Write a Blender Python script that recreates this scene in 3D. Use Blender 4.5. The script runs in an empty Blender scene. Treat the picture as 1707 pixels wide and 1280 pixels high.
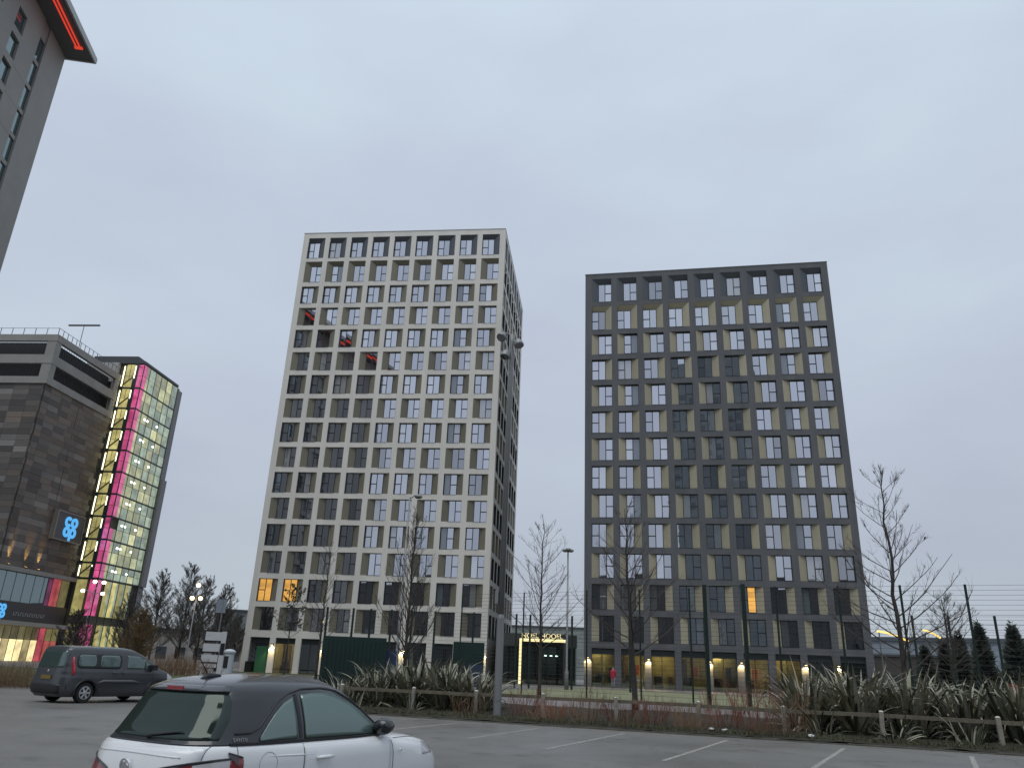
import bpy, bmesh, math, random
from mathutils import Vector, Matrix
rad = math.radians
S = bpy.context.scene
COL = S.collection
random.seed(7)

# ------------------------------------------------------------------ camera
CAM_H = 1.62
PITCH, ROLL, FOC = 20.386, 2.268, 1282.0 / 1707.0
def _basis():
    t, r = rad(PITCH), rad(ROLL)
    F = Vector((0, math.cos(t), math.sin(t))); r0 = Vector((1, 0, 0)); u0 = Vector((0, -math.sin(t), math.cos(t)))
    return F, math.cos(r) * r0 + math.sin(r) * u0, -math.sin(r) * r0 + math.cos(r) * u0
F_, R_, U_ = _basis()
cd = bpy.data.cameras.new('camera'); cam = bpy.data.objects.new('camera', cd); COL.objects.link(cam)
cd.sensor_width = 36.0; cd.lens = 36.0 * FOC; cd.clip_start = 0.1; cd.clip_end = 6000
m = Matrix((R_, U_, -F_)).transposed().to_4x4(); m.translation = Vector((0, 0, CAM_H)); cam.matrix_world = m
S.camera = cam

# ------------------------------------------------------------------ sky, sun, exposure
SUN_EL, SUN_AZ = 66.0, 205.0        # soft glow behind the cloud, behind the camera
w = bpy.data.worlds.new('World'); S.world = w; w.use_nodes = True
nt = w.node_tree; N = nt.nodes; L = nt.links
bg = N['Background']
tc = N.new('ShaderNodeTexCoord'); sep = N.new('ShaderNodeSeparateXYZ'); L.new(tc.outputs['Generated'], sep.inputs[0])
ramp = N.new('ShaderNodeValToRGB'); L.new(sep.outputs['Z'], ramp.inputs[0])
cr = ramp.color_ramp
cr.elements[0].position = 0.0; cr.elements[0].color = (.448, .488, .545, 1)
cr.elements[1].position = 1.0; cr.elements[1].color = (.74, .83, .96, 1)
for p, c in ((.12, (.468, .512, .59, 1)), (.3, (.528, .582, .685, 1)), (.5, (.565, .638, .745, 1)), (.7, (.605, .69, .80, 1))):
    e = cr.elements.new(p); e.color = c
mp = N.new('ShaderNodeMapping'); mp.inputs['Scale'].default_value = (1.3, 1.3, 3.2); L.new(tc.outputs['Generated'], mp.inputs[0])
nz = N.new('ShaderNodeTexNoise'); nz.inputs['Scale'].default_value = 2.1; nz.inputs['Detail'].default_value = 5; nz.inputs['Roughness'].default_value = .48; L.new(mp.outputs[0], nz.inputs['Vector'])
cl = N.new('ShaderNodeValToRGB'); cl.color_ramp.elements[0].position = .28; cl.color_ramp.elements[0].color = (.92, .915, .945, 1)
cl.color_ramp.elements[1].position = .72; cl.color_ramp.elements[1].color = (1.05, 1.08, 1.06, 1); L.new(nz.outputs[0], cl.inputs[0])
mul = N.new('ShaderNodeMixRGB'); mul.blend_type = 'MULTIPLY'; mul.inputs[0].default_value = 1; L.new(ramp.outputs[0], mul.inputs[1]); L.new(cl.outputs[0], mul.inputs[2])
sky = N.new('ShaderNodeTexSky'); sky.sky_type = 'NISHITA'; sky.sun_disc = False; sky.sun_elevation = rad(SUN_EL); sky.sun_rotation = rad(SUN_AZ)
sc_ = N.new('ShaderNodeMixRGB'); sc_.blend_type = 'MULTIPLY'; sc_.inputs[0].default_value = 1; sc_.inputs[2].default_value = (.08, .08, .08, 1); L.new(sky.outputs[0], sc_.inputs[1])
mx = N.new('ShaderNodeMixRGB'); mx.inputs[0].default_value = .94; L.new(sc_.outputs[0], mx.inputs[1]); L.new(mul.outputs[0], mx.inputs[2])
L.new(mx.outputs[0], bg.inputs['Color']); bg.inputs['Strength'].default_value = 1.0
sl = bpy.data.lights.new('sun', 'SUN'); sl.energy = 1.2; sl.angle = rad(46); sl.color = (1.0, .96, .9)
so = bpy.data.objects.new('sun', sl); COL.objects.link(so)
_a = rad(SUN_AZ); _d = Vector((math.sin(_a) * math.cos(rad(SUN_EL)), math.cos(_a) * math.cos(rad(SUN_EL)), math.sin(rad(SUN_EL))))
so.rotation_euler = _d.to_track_quat('Z', 'Y').to_euler()
vs = S.view_settings; vs.view_transform = 'Standard'; vs.look = 'None'; vs.exposure = 0.03; vs.gamma = 1.0; vs.use_curve_mapping = False

# ------------------------------------------------------------------ materials
MATS = {}
def M(name, col, rough=.6, metal=0., var=0., scale=4., bump=0., bscale=60., spec=.5, coat=0., emit=None, es=0., stretch=None, rnd=0.):
    if name in MATS: return MATS[name]
    mt = bpy.data.materials.new(name); mt.use_nodes = True; MATS[name] = mt
    n, l = mt.node_tree.nodes, mt.node_tree.links; b = n['Principled BSDF']
    b.inputs['Base Color'].default_value = (*col, 1); b.inputs['Roughness'].default_value = rough; b.inputs['Metallic'].default_value = metal
    b.inputs['Specular IOR Level'].default_value = spec; b.inputs['Coat Weight'].default_value = coat; b.inputs['Coat Roughness'].default_value = .05
    if emit: b.inputs['Emission Color'].default_value = (*emit, 1); b.inputs['Emission Strength'].default_value = es
    vec = None
    if var or bump:
        t = n.new('ShaderNodeTexCoord'); vec = t.outputs['Object']
        if stretch:
            k = n.new('ShaderNodeMapping'); k.inputs['Scale'].default_value = stretch; l.new(vec, k.inputs[0]); vec = k.outputs[0]
    last = None
    if var:
        z = n.new('ShaderNodeTexNoise'); z.inputs['Scale'].default_value = scale; z.inputs['Detail'].default_value = 8; z.inputs['Roughness'].default_value = .65; l.new(vec, z.inputs['Vector'])
        mr = n.new('ShaderNodeMapRange'); mr.inputs[1].default_value = .28; mr.inputs[2].default_value = .72; mr.inputs[3].default_value = 1 - var; mr.inputs[4].default_value = 1 + var; l.new(z.outputs[0], mr.inputs[0]); last = mr.outputs[0]
    if rnd:
        oi = n.new('ShaderNodeObjectInfo'); m2 = n.new('ShaderNodeMapRange'); m2.inputs[3].default_value = 1 - rnd; m2.inputs[4].default_value = 1 + rnd; l.new(oi.outputs['Random'], m2.inputs[0])
        if last is None: last = m2.outputs[0]
        else:
            mm = n.new('ShaderNodeMath'); mm.operation = 'MULTIPLY'; l.new(last, mm.inputs[0]); l.new(m2.outputs[0], mm.inputs[1]); last = mm.outputs[0]
    if last is not None:
        vm = n.new('ShaderNodeVectorMath'); vm.operation = 'SCALE'; vm.inputs[0].default_value = col; l.new(last, vm.inputs['Scale']); l.new(vm.outputs[0], b.inputs['Base Color'])
    if bump:
        z = n.new('ShaderNodeTexNoise'); z.inputs['Scale'].default_value = bscale; z.inputs['Detail'].default_value = 6; l.new(vec, z.inputs['Vector'])
        bp = n.new('ShaderNodeBump'); bp.inputs['Strength'].default_value = bump; bp.inputs['Distance'].default_value = .02; l.new(z.outputs[0], bp.inputs['Height']); l.new(bp.outputs[0], b.inputs['Normal'])
    return mt

def glass(name, refl=.62, tint=(.86, .88, .95), body=(.02, .024, .028), rough=.015, emit=None, es=0., wob=.0, rnd=0., fres=False):
    """coated facade glass: mirror layer over a dark room; emit = the lamp-lit room behind"""
    if name in MATS: return MATS[name]
    mt = bpy.data.materials.new(name); mt.use_nodes = True; MATS[name] = mt
    n, l = mt.node_tree.nodes, mt.node_tree.links; n.clear()
    o = n.new('ShaderNodeOutputMaterial'); g = n.new('ShaderNodeBsdfGlossy'); g.inputs[0].default_value = (*tint, 1); g.inputs['Roughness'].default_value = rough
    d = n.new('ShaderNodeBsdfDiffuse'); d.inputs[0].default_value = (*body, 1); base = d.outputs[0]
    if emit:
        e = n.new('ShaderNodeEmission'); e.inputs[0].default_value = (*emit, 1); e.inputs[1].default_value = es
        if rnd:
            oi = n.new('ShaderNodeObjectInfo'); mr = n.new('ShaderNodeMapRange'); mr.inputs[3].default_value = es * (1 - rnd); mr.inputs[4].default_value = es * (1 + rnd); l.new(oi.outputs['Random'], mr.inputs[0])
            t = n.new('ShaderNodeTexCoord'); z = n.new('ShaderNodeTexNoise'); z.inputs['Scale'].default_value = .9; z.inputs['Detail'].default_value = 4; l.new(t.outputs['Object'], z.inputs['Vector'])
            m2 = n.new('ShaderNodeMapRange'); m2.inputs[1].default_value = .3; m2.inputs[2].default_value = .7; m2.inputs[3].default_value = .55; m2.inputs[4].default_value = 1.35; l.new(z.outputs[0], m2.inputs[0])
            mm = n.new('ShaderNodeMath'); mm.operation = 'MULTIPLY'; l.new(mr.outputs[0], mm.inputs[0]); l.new(m2.outputs[0], mm.inputs[1]); l.new(mm.outputs[0], e.inputs[1])
        a = n.new('ShaderNodeAddShader'); l.new(base, a.inputs[0]); l.new(e.outputs[0], a.inputs[1]); base = a.outputs[0]
    elif rnd:
        oi = n.new('ShaderNodeObjectInfo'); rr = n.new('ShaderNodeValToRGB'); rr.color_ramp.interpolation = 'CONSTANT'
        rr.color_ramp.elements[0].color = (*body, 1); rr.color_ramp.elements[1].position = .8; rr.color_ramp.elements[1].color = (.16, .17, .17, 1)
        e = rr.color_ramp.elements.new(.93); e.color = (.4, .4, .38, 1); l.new(oi.outputs['Random'], rr.inputs[0]); l.new(rr.outputs[0], d.inputs[0])
    mxs = n.new('ShaderNodeMixShader'); mxs.inputs[0].default_value = refl
    if rnd and not emit:
        wn = n.new('ShaderNodeTexWhiteNoise'); wn.noise_dimensions = '1D'; l.new(oi.outputs['Random'], wn.inputs['W'])
        mr = n.new('ShaderNodeMapRange'); mr.inputs[3].default_value = refl - .13; mr.inputs[4].default_value = refl + .05; l.new(wn.outputs[0], mr.inputs[0]); l.new(mr.outputs[0], mxs.inputs[0])
    if fres:
        lw = n.new('ShaderNodeFresnel'); lw.inputs[0].default_value = 1.45
        mr = n.new('ShaderNodeMapRange'); mr.inputs[3].default_value = refl; mr.inputs[4].default_value = 1; l.new(lw.outputs[0], mr.inputs[0]); l.new(mr.outputs[0], mxs.inputs[0])
    if wob:
        t = n.new('ShaderNodeTexCoord'); z = n.new('ShaderNodeTexNoise'); z.inputs['Scale'].default_value = 1.1; z.inputs['Detail'].default_value = 1; l.new(t.outputs['Object'], z.inputs['Vector'])
        bp = n.new('ShaderNodeBump'); bp.inputs['Strength'].default_value = wob; bp.inputs['Distance'].default_value = .02; l.new(z.outputs[0], bp.inputs['Height']); l.new(bp.outputs[0], g.inputs['Normal'])
    l.new(base, mxs.inputs[1]); l.new(g.outputs[0], mxs.inputs[2]); l.new(mxs.outputs[0], o.inputs[0])
    return mt

def clear_glass(name, refl=.25, tint=(.8, .85, .83)):
    if name in MATS: return MATS[name]
    mt = bpy.data.materials.new(name); mt.use_nodes = True; MATS[name] = mt
    n, l = mt.node_tree.nodes, mt.node_tree.links; n.clear()
    o = n.new('ShaderNodeOutputMaterial'); g = n.new('ShaderNodeBsdfGlossy'); g.inputs['Roughness'].default_value = .02
    t = n.new('ShaderNodeBsdfTransparent'); t.inputs[0].default_value = (*tint, 1)
    x = n.new('ShaderNodeMixShader'); x.inputs[0].default_value = refl; l.new(t.outputs[0], x.inputs[1]); l.new(g.outputs[0], x.inputs[2]); l.new(x.outputs[0], o.inputs[0])
    return mt

def emission(name, col, st):
    if name in MATS: return MATS[name]
    mt = bpy.data.materials.new(name); mt.use_nodes = True; MATS[name] = mt
    n, l = mt.node_tree.nodes, mt.node_tree.links; n.clear()
    o = n.new('ShaderNodeOutputMaterial'); e = n.new('ShaderNodeEmission'); e.inputs[0].default_value = (*col, 1); e.inputs[1].default_value = st; l.new(e.outputs[0], o.inputs[0])
    return mt

def asphalt():
    mt = M('asphalt', (.15, .145, .135), .5, var=.16, scale=.35, bump=.0, spec=.45)
    n, l = mt.node_tree.nodes, mt.node_tree.links; b = n['Principled BSDF']; t = n.new('ShaderNodeTexCoord')
    z = n.new('ShaderNodeTexNoise'); z.inputs['Scale'].default_value = 38; z.inputs['Detail'].default_value = 8; z.inputs['Roughness'].default_value = .75; l.new(t.outputs['Object'], z.inputs['Vector'])
    z2 = n.new('ShaderNodeTexNoise'); z2.inputs['Scale'].default_value = .22; z2.inputs['Detail'].default_value = 5; l.new(t.outputs['Object'], z2.inputs['Vector'])
    mr = n.new('ShaderNodeMapRange'); mr.inputs[1].default_value = .35; mr.inputs[2].default_value = .65; mr.inputs[3].default_value = .3; mr.inputs[4].default_value = .68; l.new(z2.outputs[0], mr.inputs[0]); l.new(mr.outputs[0], b.inputs['Roughness'])
    bp = n.new('ShaderNodeBump'); bp.inputs['Strength'].default_value = .55; bp.inputs['Distance'].default_value = .012; l.new(z.outputs[0], bp.inputs['Height']); l.new(bp.outputs[0], b.inputs['Normal'])
    src = b.inputs['Base Color'].links[0].from_socket
    r2 = n.new('ShaderNodeMapRange'); r2.inputs[1].default_value = .3; r2.inputs[2].default_value = .7; r2.inputs[3].default_value = .6; r2.inputs[4].default_value = 1.4; l.new(z.outputs[0], r2.inputs[0])
    z3 = n.new('ShaderNodeTexNoise'); z3.inputs['Scale'].default_value = .9; z3.inputs['Detail'].default_value = 7; z3.inputs['Roughness'].default_value = .6; l.new(t.outputs['Object'], z3.inputs['Vector'])
    r3 = n.new('ShaderNodeMapRange'); r3.inputs[1].default_value = .56; r3.inputs[2].default_value = .68; r3.inputs[3].default_value = 1.; r3.inputs[4].default_value = .68; l.new(z3.outputs[0], r3.inputs[0])
    vo = n.new('ShaderNodeTexVoronoi'); vo.feature = 'DISTANCE_TO_EDGE'; vo.inputs['Scale'].default_value = .28; wp = n.new('ShaderNodeVectorMath'); wp.operation = 'ADD'; l.new(t.outputs['Object'], wp.inputs[0]); l.new(z3.outputs['Color'], wp.inputs[1]); l.new(wp.outputs[0], vo.inputs['Vector'])
    r4 = n.new('ShaderNodeMapRange'); r4.inputs[1].default_value = .0; r4.inputs[2].default_value = .006; r4.inputs[3].default_value = .55; r4.inputs[4].default_value = 1.; l.new(vo.outputs['Distance'], r4.inputs[0])
    k1 = n.new('ShaderNodeMath'); k1.operation = 'MULTIPLY'; l.new(r2.outputs[0], k1.inputs[0]); l.new(r3.outputs[0], k1.inputs[1]); k2 = n.new('ShaderNodeMath'); k2.operation = 'MULTIPLY'; l.new(k1.outputs[0], k2.inputs[0]); l.new(r4.outputs[0], k2.inputs[1])
    vm = n.new('ShaderNodeVectorMath'); vm.operation = 'SCALE'; l.new(src, vm.inputs[0]); l.new(k2.outputs[0], vm.inputs['Scale']); l.new(vm.outputs[0], b.inputs['Base Color'])
    return mt

def paint_line():
    """worn thermoplastic: flakes away to the asphalt"""
    mt = M('worn_line_paint', (.62, .61, .56), .6)
    n, l = mt.node_tree.nodes, mt.node_tree.links; b = n['Principled BSDF']; t = n.new('ShaderNodeTexCoord')
    z = n.new('ShaderNodeTexNoise'); z.inputs['Scale'].default_value = 9; z.inputs['Detail'].default_value = 9; z.inputs['Roughness'].default_value = .8; l.new(t.outputs['Object'], z.inputs['Vector'])
    r = n.new('ShaderNodeValToRGB'); r.color_ramp.elements[0].position = .42; r.color_ramp.elements[0].color = (.165, .16, .15, 1); r.color_ramp.elements[1].position = .6; r.color_ramp.elements[1].color = (.44, .42, .37, 1)
    l.new(z.outputs[0], r.inputs[0]); l.new(r.outputs[0], b.inputs['Base Color'])
    return mt

# ------------------------------------------------------------------ mesh builder
class MB:
    def __init__(s): s.v = []; s.f = []; s.mi = []
    def face(s, pts, m=0):
        i = len(s.v); s.v += [tuple(p) for p in pts]; s.f.append(tuple(range(i, i + len(pts)))); s.mi.append(m)
    def box(s, x0, x1, y0, y1, z0, z1, m=0):
        i = len(s.v); s.v += [(x, y, z) for z in (z0, z1) for x, y in ((x0, y0), (x1, y0), (x1, y1), (x0, y1))]
        for q in ((3, 2, 1, 0), (4, 5, 6, 7), (0, 1, 5, 4), (1, 2, 6, 5), (2, 3, 7, 6), (3, 0, 4, 7)): s.f.append(tuple(i + k for k in q)); s.mi.append(m)
        return s
    def prism(s, bot, top, m=0):      # two loops with equal counts
        n = len(bot); i = len(s.v); s.v += [tuple(p) for p in bot] + [tuple(p) for p in top]
        s.f.append(tuple(i + k for k in reversed(range(n)))); s.mi.append(m); s.f.append(tuple(i + n + k for k in range(n))); s.mi.append(m)
        for k in range(n): s.f.append((i + k, i + (k + 1) % n, i + n + (k + 1) % n, i + n + k)); s.mi.append(m)
        return s
    def tube(s, pts, rads, n=6, m=0, cap=True):
        pts = [Vector(p) for p in pts]
        if not hasattr(rads, '__len__'): rads = [rads] * len(pts)
        base = len(s.v); prev = None
        for k, p in enumerate(pts):
            d = (pts[min(k + 1, len(pts) - 1)] - pts[max(k - 1, 0)])
            d = d.normalized() if d.length > 1e-9 else Vector((0, 0, 1))
            a = Vector((1, 0, 0)) if abs(d.x) < .9 else Vector((0, 1, 0))
            if prev is not None: a = prev
            u = (a - d * a.dot(d)); u = u.normalized() if u.length > 1e-6 else d.orthogonal().normalized()
            prev = u; v = d.cross(u)
            for j in range(n):
                t = 2 * math.pi * j / n; s.v.append(tuple(p + (u * math.cos(t) + v * math.sin(t)) * rads[k]))
        for k in range(len(pts) - 1):
            for j in range(n):
                a = base + k * n + j; b = base + k * n + (j + 1) % n; s.f.append((a, b, b + n, a + n)); s.mi.append(m)
        if cap:
            s.f.append(tuple(base + j for j in reversed(range(n)))); s.mi.append(m)
            e = base + (len(pts) - 1) * n; s.f.append(tuple(e + j for j in range(n))); s.mi.append(m)
        return s
    def lathe(s, prof, n=16, m=0, axis='Z', at=(0, 0, 0)):   # prof: (r, h)
        base = len(s.v)
        for r, h in prof:
            for j in range(n):
                t = 2 * math.pi * j / n; a, b = r * math.cos(t), r * math.sin(t)
                p = (a, b, h) if axis == 'Z' else ((h, a, b) if axis == 'X' else (b, h, a))
                s.v.append((p[0] + at[0], p[1] + at[1], p[2] + at[2]))
        for k in range(len(prof) - 1):
            for j in range(n):
                a = base + k * n + j; b = base + k * n + (j + 1) % n; s.f.append((a, b, b + n, a + n)); s.mi.append(m)
        s.f.append(tuple(base + j for j in reversed(range(n)))); s.mi.append(m)
        e = base + (len(prof) - 1) * n; s.f.append(tuple(e + j for j in range(n))); s.mi.append(m)
        return s
    def grid(s, P, m=0):              # P[i][j] points
        base = len(s.v); nj = len(P[0])
        for r in P: s.v += [tuple(p) for p in r]
        for i in range(len(P) - 1):
            for j in range(nj - 1):
                a = base + i * nj + j; s.f.append((a, a + 1, a + nj + 1, a + nj)); s.mi.append(m)
        return s
    def mesh(s, name, mats, smooth=False, flipx=None):
        v = s.v; f = s.f
        if flipx is not None: v = [(flipx - p[0], p[1], p[2]) for p in v]; f = [tuple(reversed(q)) for q in f]
        me = bpy.data.meshes.new(name); me.from_pydata(v, [], f)
        for k in (mats if isinstance(mats, (list, tuple)) else [mats]): me.materials.append(k)
        me.polygons.foreach_set('material_index', s.mi)
        if smooth: me.polygons.foreach_set('use_smooth', [True] * len(f))
        me.update(); return me
    def build(s, name, mats, parent=None, loc=(0, 0, 0), rz=0, smooth=False, fix=False):
        me = s.mesh(name, mats, smooth)
        if fix:
            b = bmesh.new(); b.from_mesh(me); bmesh.ops.recalc_face_normals(b, faces=b.faces); b.to_mesh(me); b.free()
        return put(name, me, parent, loc, rz)
def put(name, me, parent=None, loc=(0, 0, 0), rz=0, rot=None):
    o = bpy.data.objects.new(name, me); COL.objects.link(o); o.location = loc
    o.rotation_euler = rot if rot else (0, 0, rz)
    if parent: o.parent = parent
    return o
def tag(o, label, cat, group=None, kind=None):
    o['label'] = label; o['category'] = cat
    if group: o['group'] = group
    if kind: o['kind'] = kind
    return o
def thing(name, label, cat, loc=(0, 0, 0), rz=0, group=None):
    o = bpy.data.objects.new(name, None); COL.objects.link(o); o.location = loc; o.rotation_euler = (0, 0, rz); o.empty_display_size = .3
    return tag(o, label, cat, group)
def struct(name, mb, mats, **k):
    o = mb.build(name, mats, **k); o['kind'] = 'structure'; return o
def spot(name, loc, target, energy, color, size=70, blend=.6, parent=None, radius=.05):
    l = bpy.data.lights.new(name, 'SPOT'); l.energy = energy; l.color = color; l.spot_size = rad(size); l.spot_blend = blend; l.shadow_soft_size = radius
    o = bpy.data.objects.new(name, l); COL.objects.link(o); o.location = loc
    o.rotation_euler = (Vector(loc) - Vector(target)).to_track_quat('Z', 'Y').to_euler()
    if parent: o.parent = parent
    return o

# kerb-aligned ground frame: k runs along the kerb to the right, q runs away from the camera
EK = Vector((.9403, -.3403)); NK = Vector((.3403, .9403))
def KQ(k, q, z=0.): p = EK * k + NK * q; return Vector((p.x, p.y, z))
def kq_of(x, y): return x * EK.x + y * EK.y, x * NK.x + y * NK.y
def gz_q(q):
    t = min(max((q - 29.5) / 7.0, 0), 1); return .5 * t * t * (3 - 2 * t)
def gz(x, y): return gz_q(kq_of(x, y)[1])
RZK = math.atan2(EK.y, EK.x)
def polar(az, d): a = rad(az); return Vector((math.sin(a) * d, math.cos(a) * d))

# ------------------------------------------------------------------ ground
m_asph = asphalt()
m_pave = M('wet_paving', (.175, .158, .15), .45, var=.18, scale=.8, bump=.3, bscale=30)
m_turf = M('artificial_turf', (.2, .21, .12), .9, var=.22, scale=.4, bump=.6, bscale=90)
m_grass = M('verge_grass', (.07, .085, .03), .95, var=.35, scale=1.2, bump=.8, bscale=50)
m_soil = M('bed_soil', (.032, .027, .019), .95, var=.4, scale=3, bump=1., bscale=25)
m_kerb = M('kerb_concrete', (.10, .098, .075), .9, var=.45, scale=5, bump=.6)
b = MB(); qs = [-500, -60, 0, 25.5, 27, 29.5, 30.5, 31.5, 32.5, 33.5, 34.5, 35.5, 36.5, 60, 120, 300, 800]
b.grid([[KQ(k, q, gz_q(q) - .03) for k in (-800, -60, -20, 20, 60, 800)] for q in qs])
g = struct('ground', b, m_pave)
b = MB(); b.grid([[KQ(k, q, .0) for k in (-70, -40, -10, 20, 70)] for q in (-60, -20, 0, 12, 25.62)]); b.grid([[KQ(k, q, .0) for k in (-90, -40, -20)] for q in (25.62, 28.0, 30.0)])
struct('car_park_asphalt', b, m_asph)
# planting bed behind the kerb, and verge on the left
b = MB(); random.seed(3)
b.grid([[KQ(k, q, .03 + .06 * min((q - 25.78) / .7, 1) + gz_q(q) + random.uniform(-.035, .045)) for k in [-20 + .6 * i for i in range(100)]] for q in (25.78, 26.4, 27, 27.6, 28.2, 28.9, 29.6, 30.4, 31.2, 32.0, 32.8)])
struct('planting_bed', b, m_soil)
b = MB(); b.grid([[KQ(k, q, .10 + gz_q(q) + random.uniform(-.03, .05)) for k in [-86 + 1.1 * i for i in range(61)]] for q in (30.15, 31, 32, 33.2, 34.5, 36, 38, 41)])
struct('grass_verge', b, m_grass)
b = MB(); b.grid([[KQ(k, q, gz_q(q) - .012) for k in (-17, 20, 60)] for q in (37.5, 48, 64)])
struct('sports_turf', b, m_turf)
b = MB(); b.grid([[KQ(k, q, gz_q(q) - .018) for k in (-120, -40, -17.2)] for q in (43, 60, 66)])
struct('access_road', b, m_asph)
b = MB(); b.grid([[(x, y, .494) for x in (-34, -20, 0, 8, 34)] for y in (76, 79, 82.5)])
struct('tower_lawn', b, m_grass)
kerb = MB().box(-.455, .455, -.075, .075, -.08, .11).mesh('kerb_stone', m_kerb)
kr = bpy.data.objects.new('kerb', None); COL.objects.link(kr); kr['kind'] = 'structure'
for i in range(60):
    put('kerb_stone', kerb, kr, KQ(-19.5 + i * .92, 25.70, -.075 + random.uniform(-.012, .012)), RZK + random.uniform(-.006, .006))
for i in range(34):
    put('kerb_stone', kerb, kr, KQ(-50.8 + i * .92, 30.07, random.uniform(-.012, .008)), RZK + random.uniform(-.006, .006))
m_line = paint_line()
for i, (a, c) in enumerate((((-.75, 20.9), (1.3, 25.75)), ((1.08, 18.94), (3.74, 24.85)), ((3.4, 17.4), (6.45, 23.7)), ((6.25, 16.9), (9.24, 22.5)), ((8.9, 15.6), (12.12, 21.6)), ((-3.2, 22.0), (-1.3, 26.4)))):
    a, c = Vector(a), Vector(c); d = (c - a).normalized(); n = Vector((-d.y, d.x)) * .055
    b = MB(); k = 8
    b.grid([[(*(a.lerp(c, j / k) + n * s), .004) for s in (-1, 1)] for j in range(k + 1)])
    o = struct('bay_line', b, m_line)

# ------------------------------------------------------------------ the two residential towers
m_white = M('pale_precast', (.70, .675, .62), .8, var=.12, scale=.5, stretch=(1, 1, .22), bump=.12, bscale=25)
m_dark = M('charcoal_brick', (.108, .111, .119), .75, var=.2, scale=.8, stretch=(1, 1, .3), bump=.3, bscale=45)
m_coping = M('dark_coping', (.09, .09, .095), .5)
m_brass = M('bronze_panel', (.38, .345, .25), .5, metal=.1, var=.07, scale=1.5, rnd=.1); m_taupe = M('taupe_panel', (.19, .175, .13), .5, metal=.1, var=.07, scale=1.5, rnd=.1)
m_slate = M('slate_panel', (.085, .095, .11), .5, var=.1, scale=2)
m_frame = M('window_frame', (.022, .024, .028), .4)
m_glass = glass('window_glass', .67, wob=.05, rnd=1.)
m_spand = glass('spandrel_glass', .2, body=(.12, .15, .165))
m_lit = glass('lamp_lit_window', .06, body=(.1, .06, .02), emit=(1., .52, .12), es=.85, rnd=.15)
m_curt = glass('curtained_glass', .34, body=(.34, .35, .35)); m_dim = glass('dim_lit_glass', .38, body=(.05, .045, .03), emit=(.55, .4, .2), es=.45, rnd=.5); m_black = glass('unlit_glass', .42, body=(.012, .014, .016))
OW, OH, OHT, WH, D = 2.12, 2.30, 2.82, 2.27, .33
def bay_set(panel_mat, tall, triple, key):
    """meshes of one bay with the splayed panel on the left; the mirrored set too"""
    pw = .69; oh = OHT if tall else OH; wh = WH if tall else OH - .012; res = {}
    fr = MB(); x0, x1 = pw + .01, OW - .004; xm = (x0 + x1) / 2; t = .045; y0, y1 = D - .035, D + .045; z0, z1 = .012, wh
    fr.box(x0, x0 + t, y0, y1, z0, z1); fr.box(x1 - t, x1, y0, y1, z0, z1); fr.box(xm - .04, xm + .04, y0, y1, z0, z1)
    for a, c in ((x0 + t, xm - .04), (xm + .04, x1 - t)): fr.box(a, c, y0, y1, z0, z0 + t); fr.box(a, c, y0, y1, z1 - t, z1)
    cs = (x0 + t, xm - .04) if triple else (xm + .04, x1 - t); fx = (xm + .04, x1 - t) if triple else (x0 + t, xm - .04); zt = .50 * wh
    fr.box(cs[0], cs[1], y0, y1, zt - .045, zt + .045)
    fr.box(pw, OW - .004, -.03, y0, -.0, .011); fr.box(OW - .022, OW - .004, .012, y0, .011, oh - .02 if not tall else wh)
    res['frame'] = fr
    f = MB().box(-(fx[1] - fx[0]) / 2, (fx[1] - fx[0]) / 2, -.006, .006, z0 + t, z1 - t); res['fixed'] = f; res['fx'] = (fx[0] + fx[1]) / 2
    c = MB(); h = (cs[1] - cs[0]) / 2; c.box(-h, h, -.006, .006, z0 + t, zt - .045); c.box(-h, h, -.006, .006, zt + .045, z1 - t); res['case'] = c; res['cx'] = (cs[0] + cs[1]) / 2
    p = MB(); e = .03; zt2 = oh - .004; zb2 = wh
    p.prism([(.003, .012, .003), (.003, .012, zt2), (.003, D + .045, zt2 - (0 if not tall else .0)), (.003, D + .045, .003)],
            [(.003 + e, .012, .003), (.003 + e, .012, zt2), (pw, D, zb2), (pw, D, .003)])
    res['panel'] = p
    if tall:
        hd = MB(); hd.prism([(.04, .015, oh - .003), (OW - .003, .015, oh - .003), (OW - .003, D + .04, wh + .003), (pw + .004, D + .04, wh + .003)],
                            [(.04, .05, oh - .001), (OW - .003, .05, oh - .001), (OW - .003, D + .06, oh - .001), (pw + .004, D + .06, oh - .001)]); res['head'] = hd
    out = {}
    for side in 'LR':
        fl = None if side == 'L' else OW
        out[side] = dict(frame=fr.mesh('window_frame', m_frame, flipx=fl), panel=p.mesh('reveal_panel', panel_mat, flipx=fl),
                         fixed=f.mesh('fixed_pane', m_glass), spand=f.mesh('spandrel_pane', m_spand), case=c.mesh('casement_pane', m_glass),
                         fixed_lit=f.mesh('fixed_pane_lit', m_lit), fvar=[f.mesh('fixed_pane_variant', q) for q in (m_curt, m_dim, m_black)], cvar=[c.mesh('casement_pane_variant', q) for q in (m_curt, m_dim, m_black)], case_lit=c.mesh('casement_pane_lit', m_lit),
                         fx=res['fx'] if fl is None else OW - res['fx'], cx=res['cx'] if fl is None else OW - res['cx'], triple=triple,
                         head=(res['head'].mesh('head_panel', panel_mat, flipx=fl) if tall else None))
    return out
BAYS = {(tall, tri, pm): bay_set({'s': m_slate, 'b': m_brass, 't': m_taupe}[pm], tall, tri, pm) for tall in (0, 1) for tri in (0, 1) for pm in 'bst'}
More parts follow.
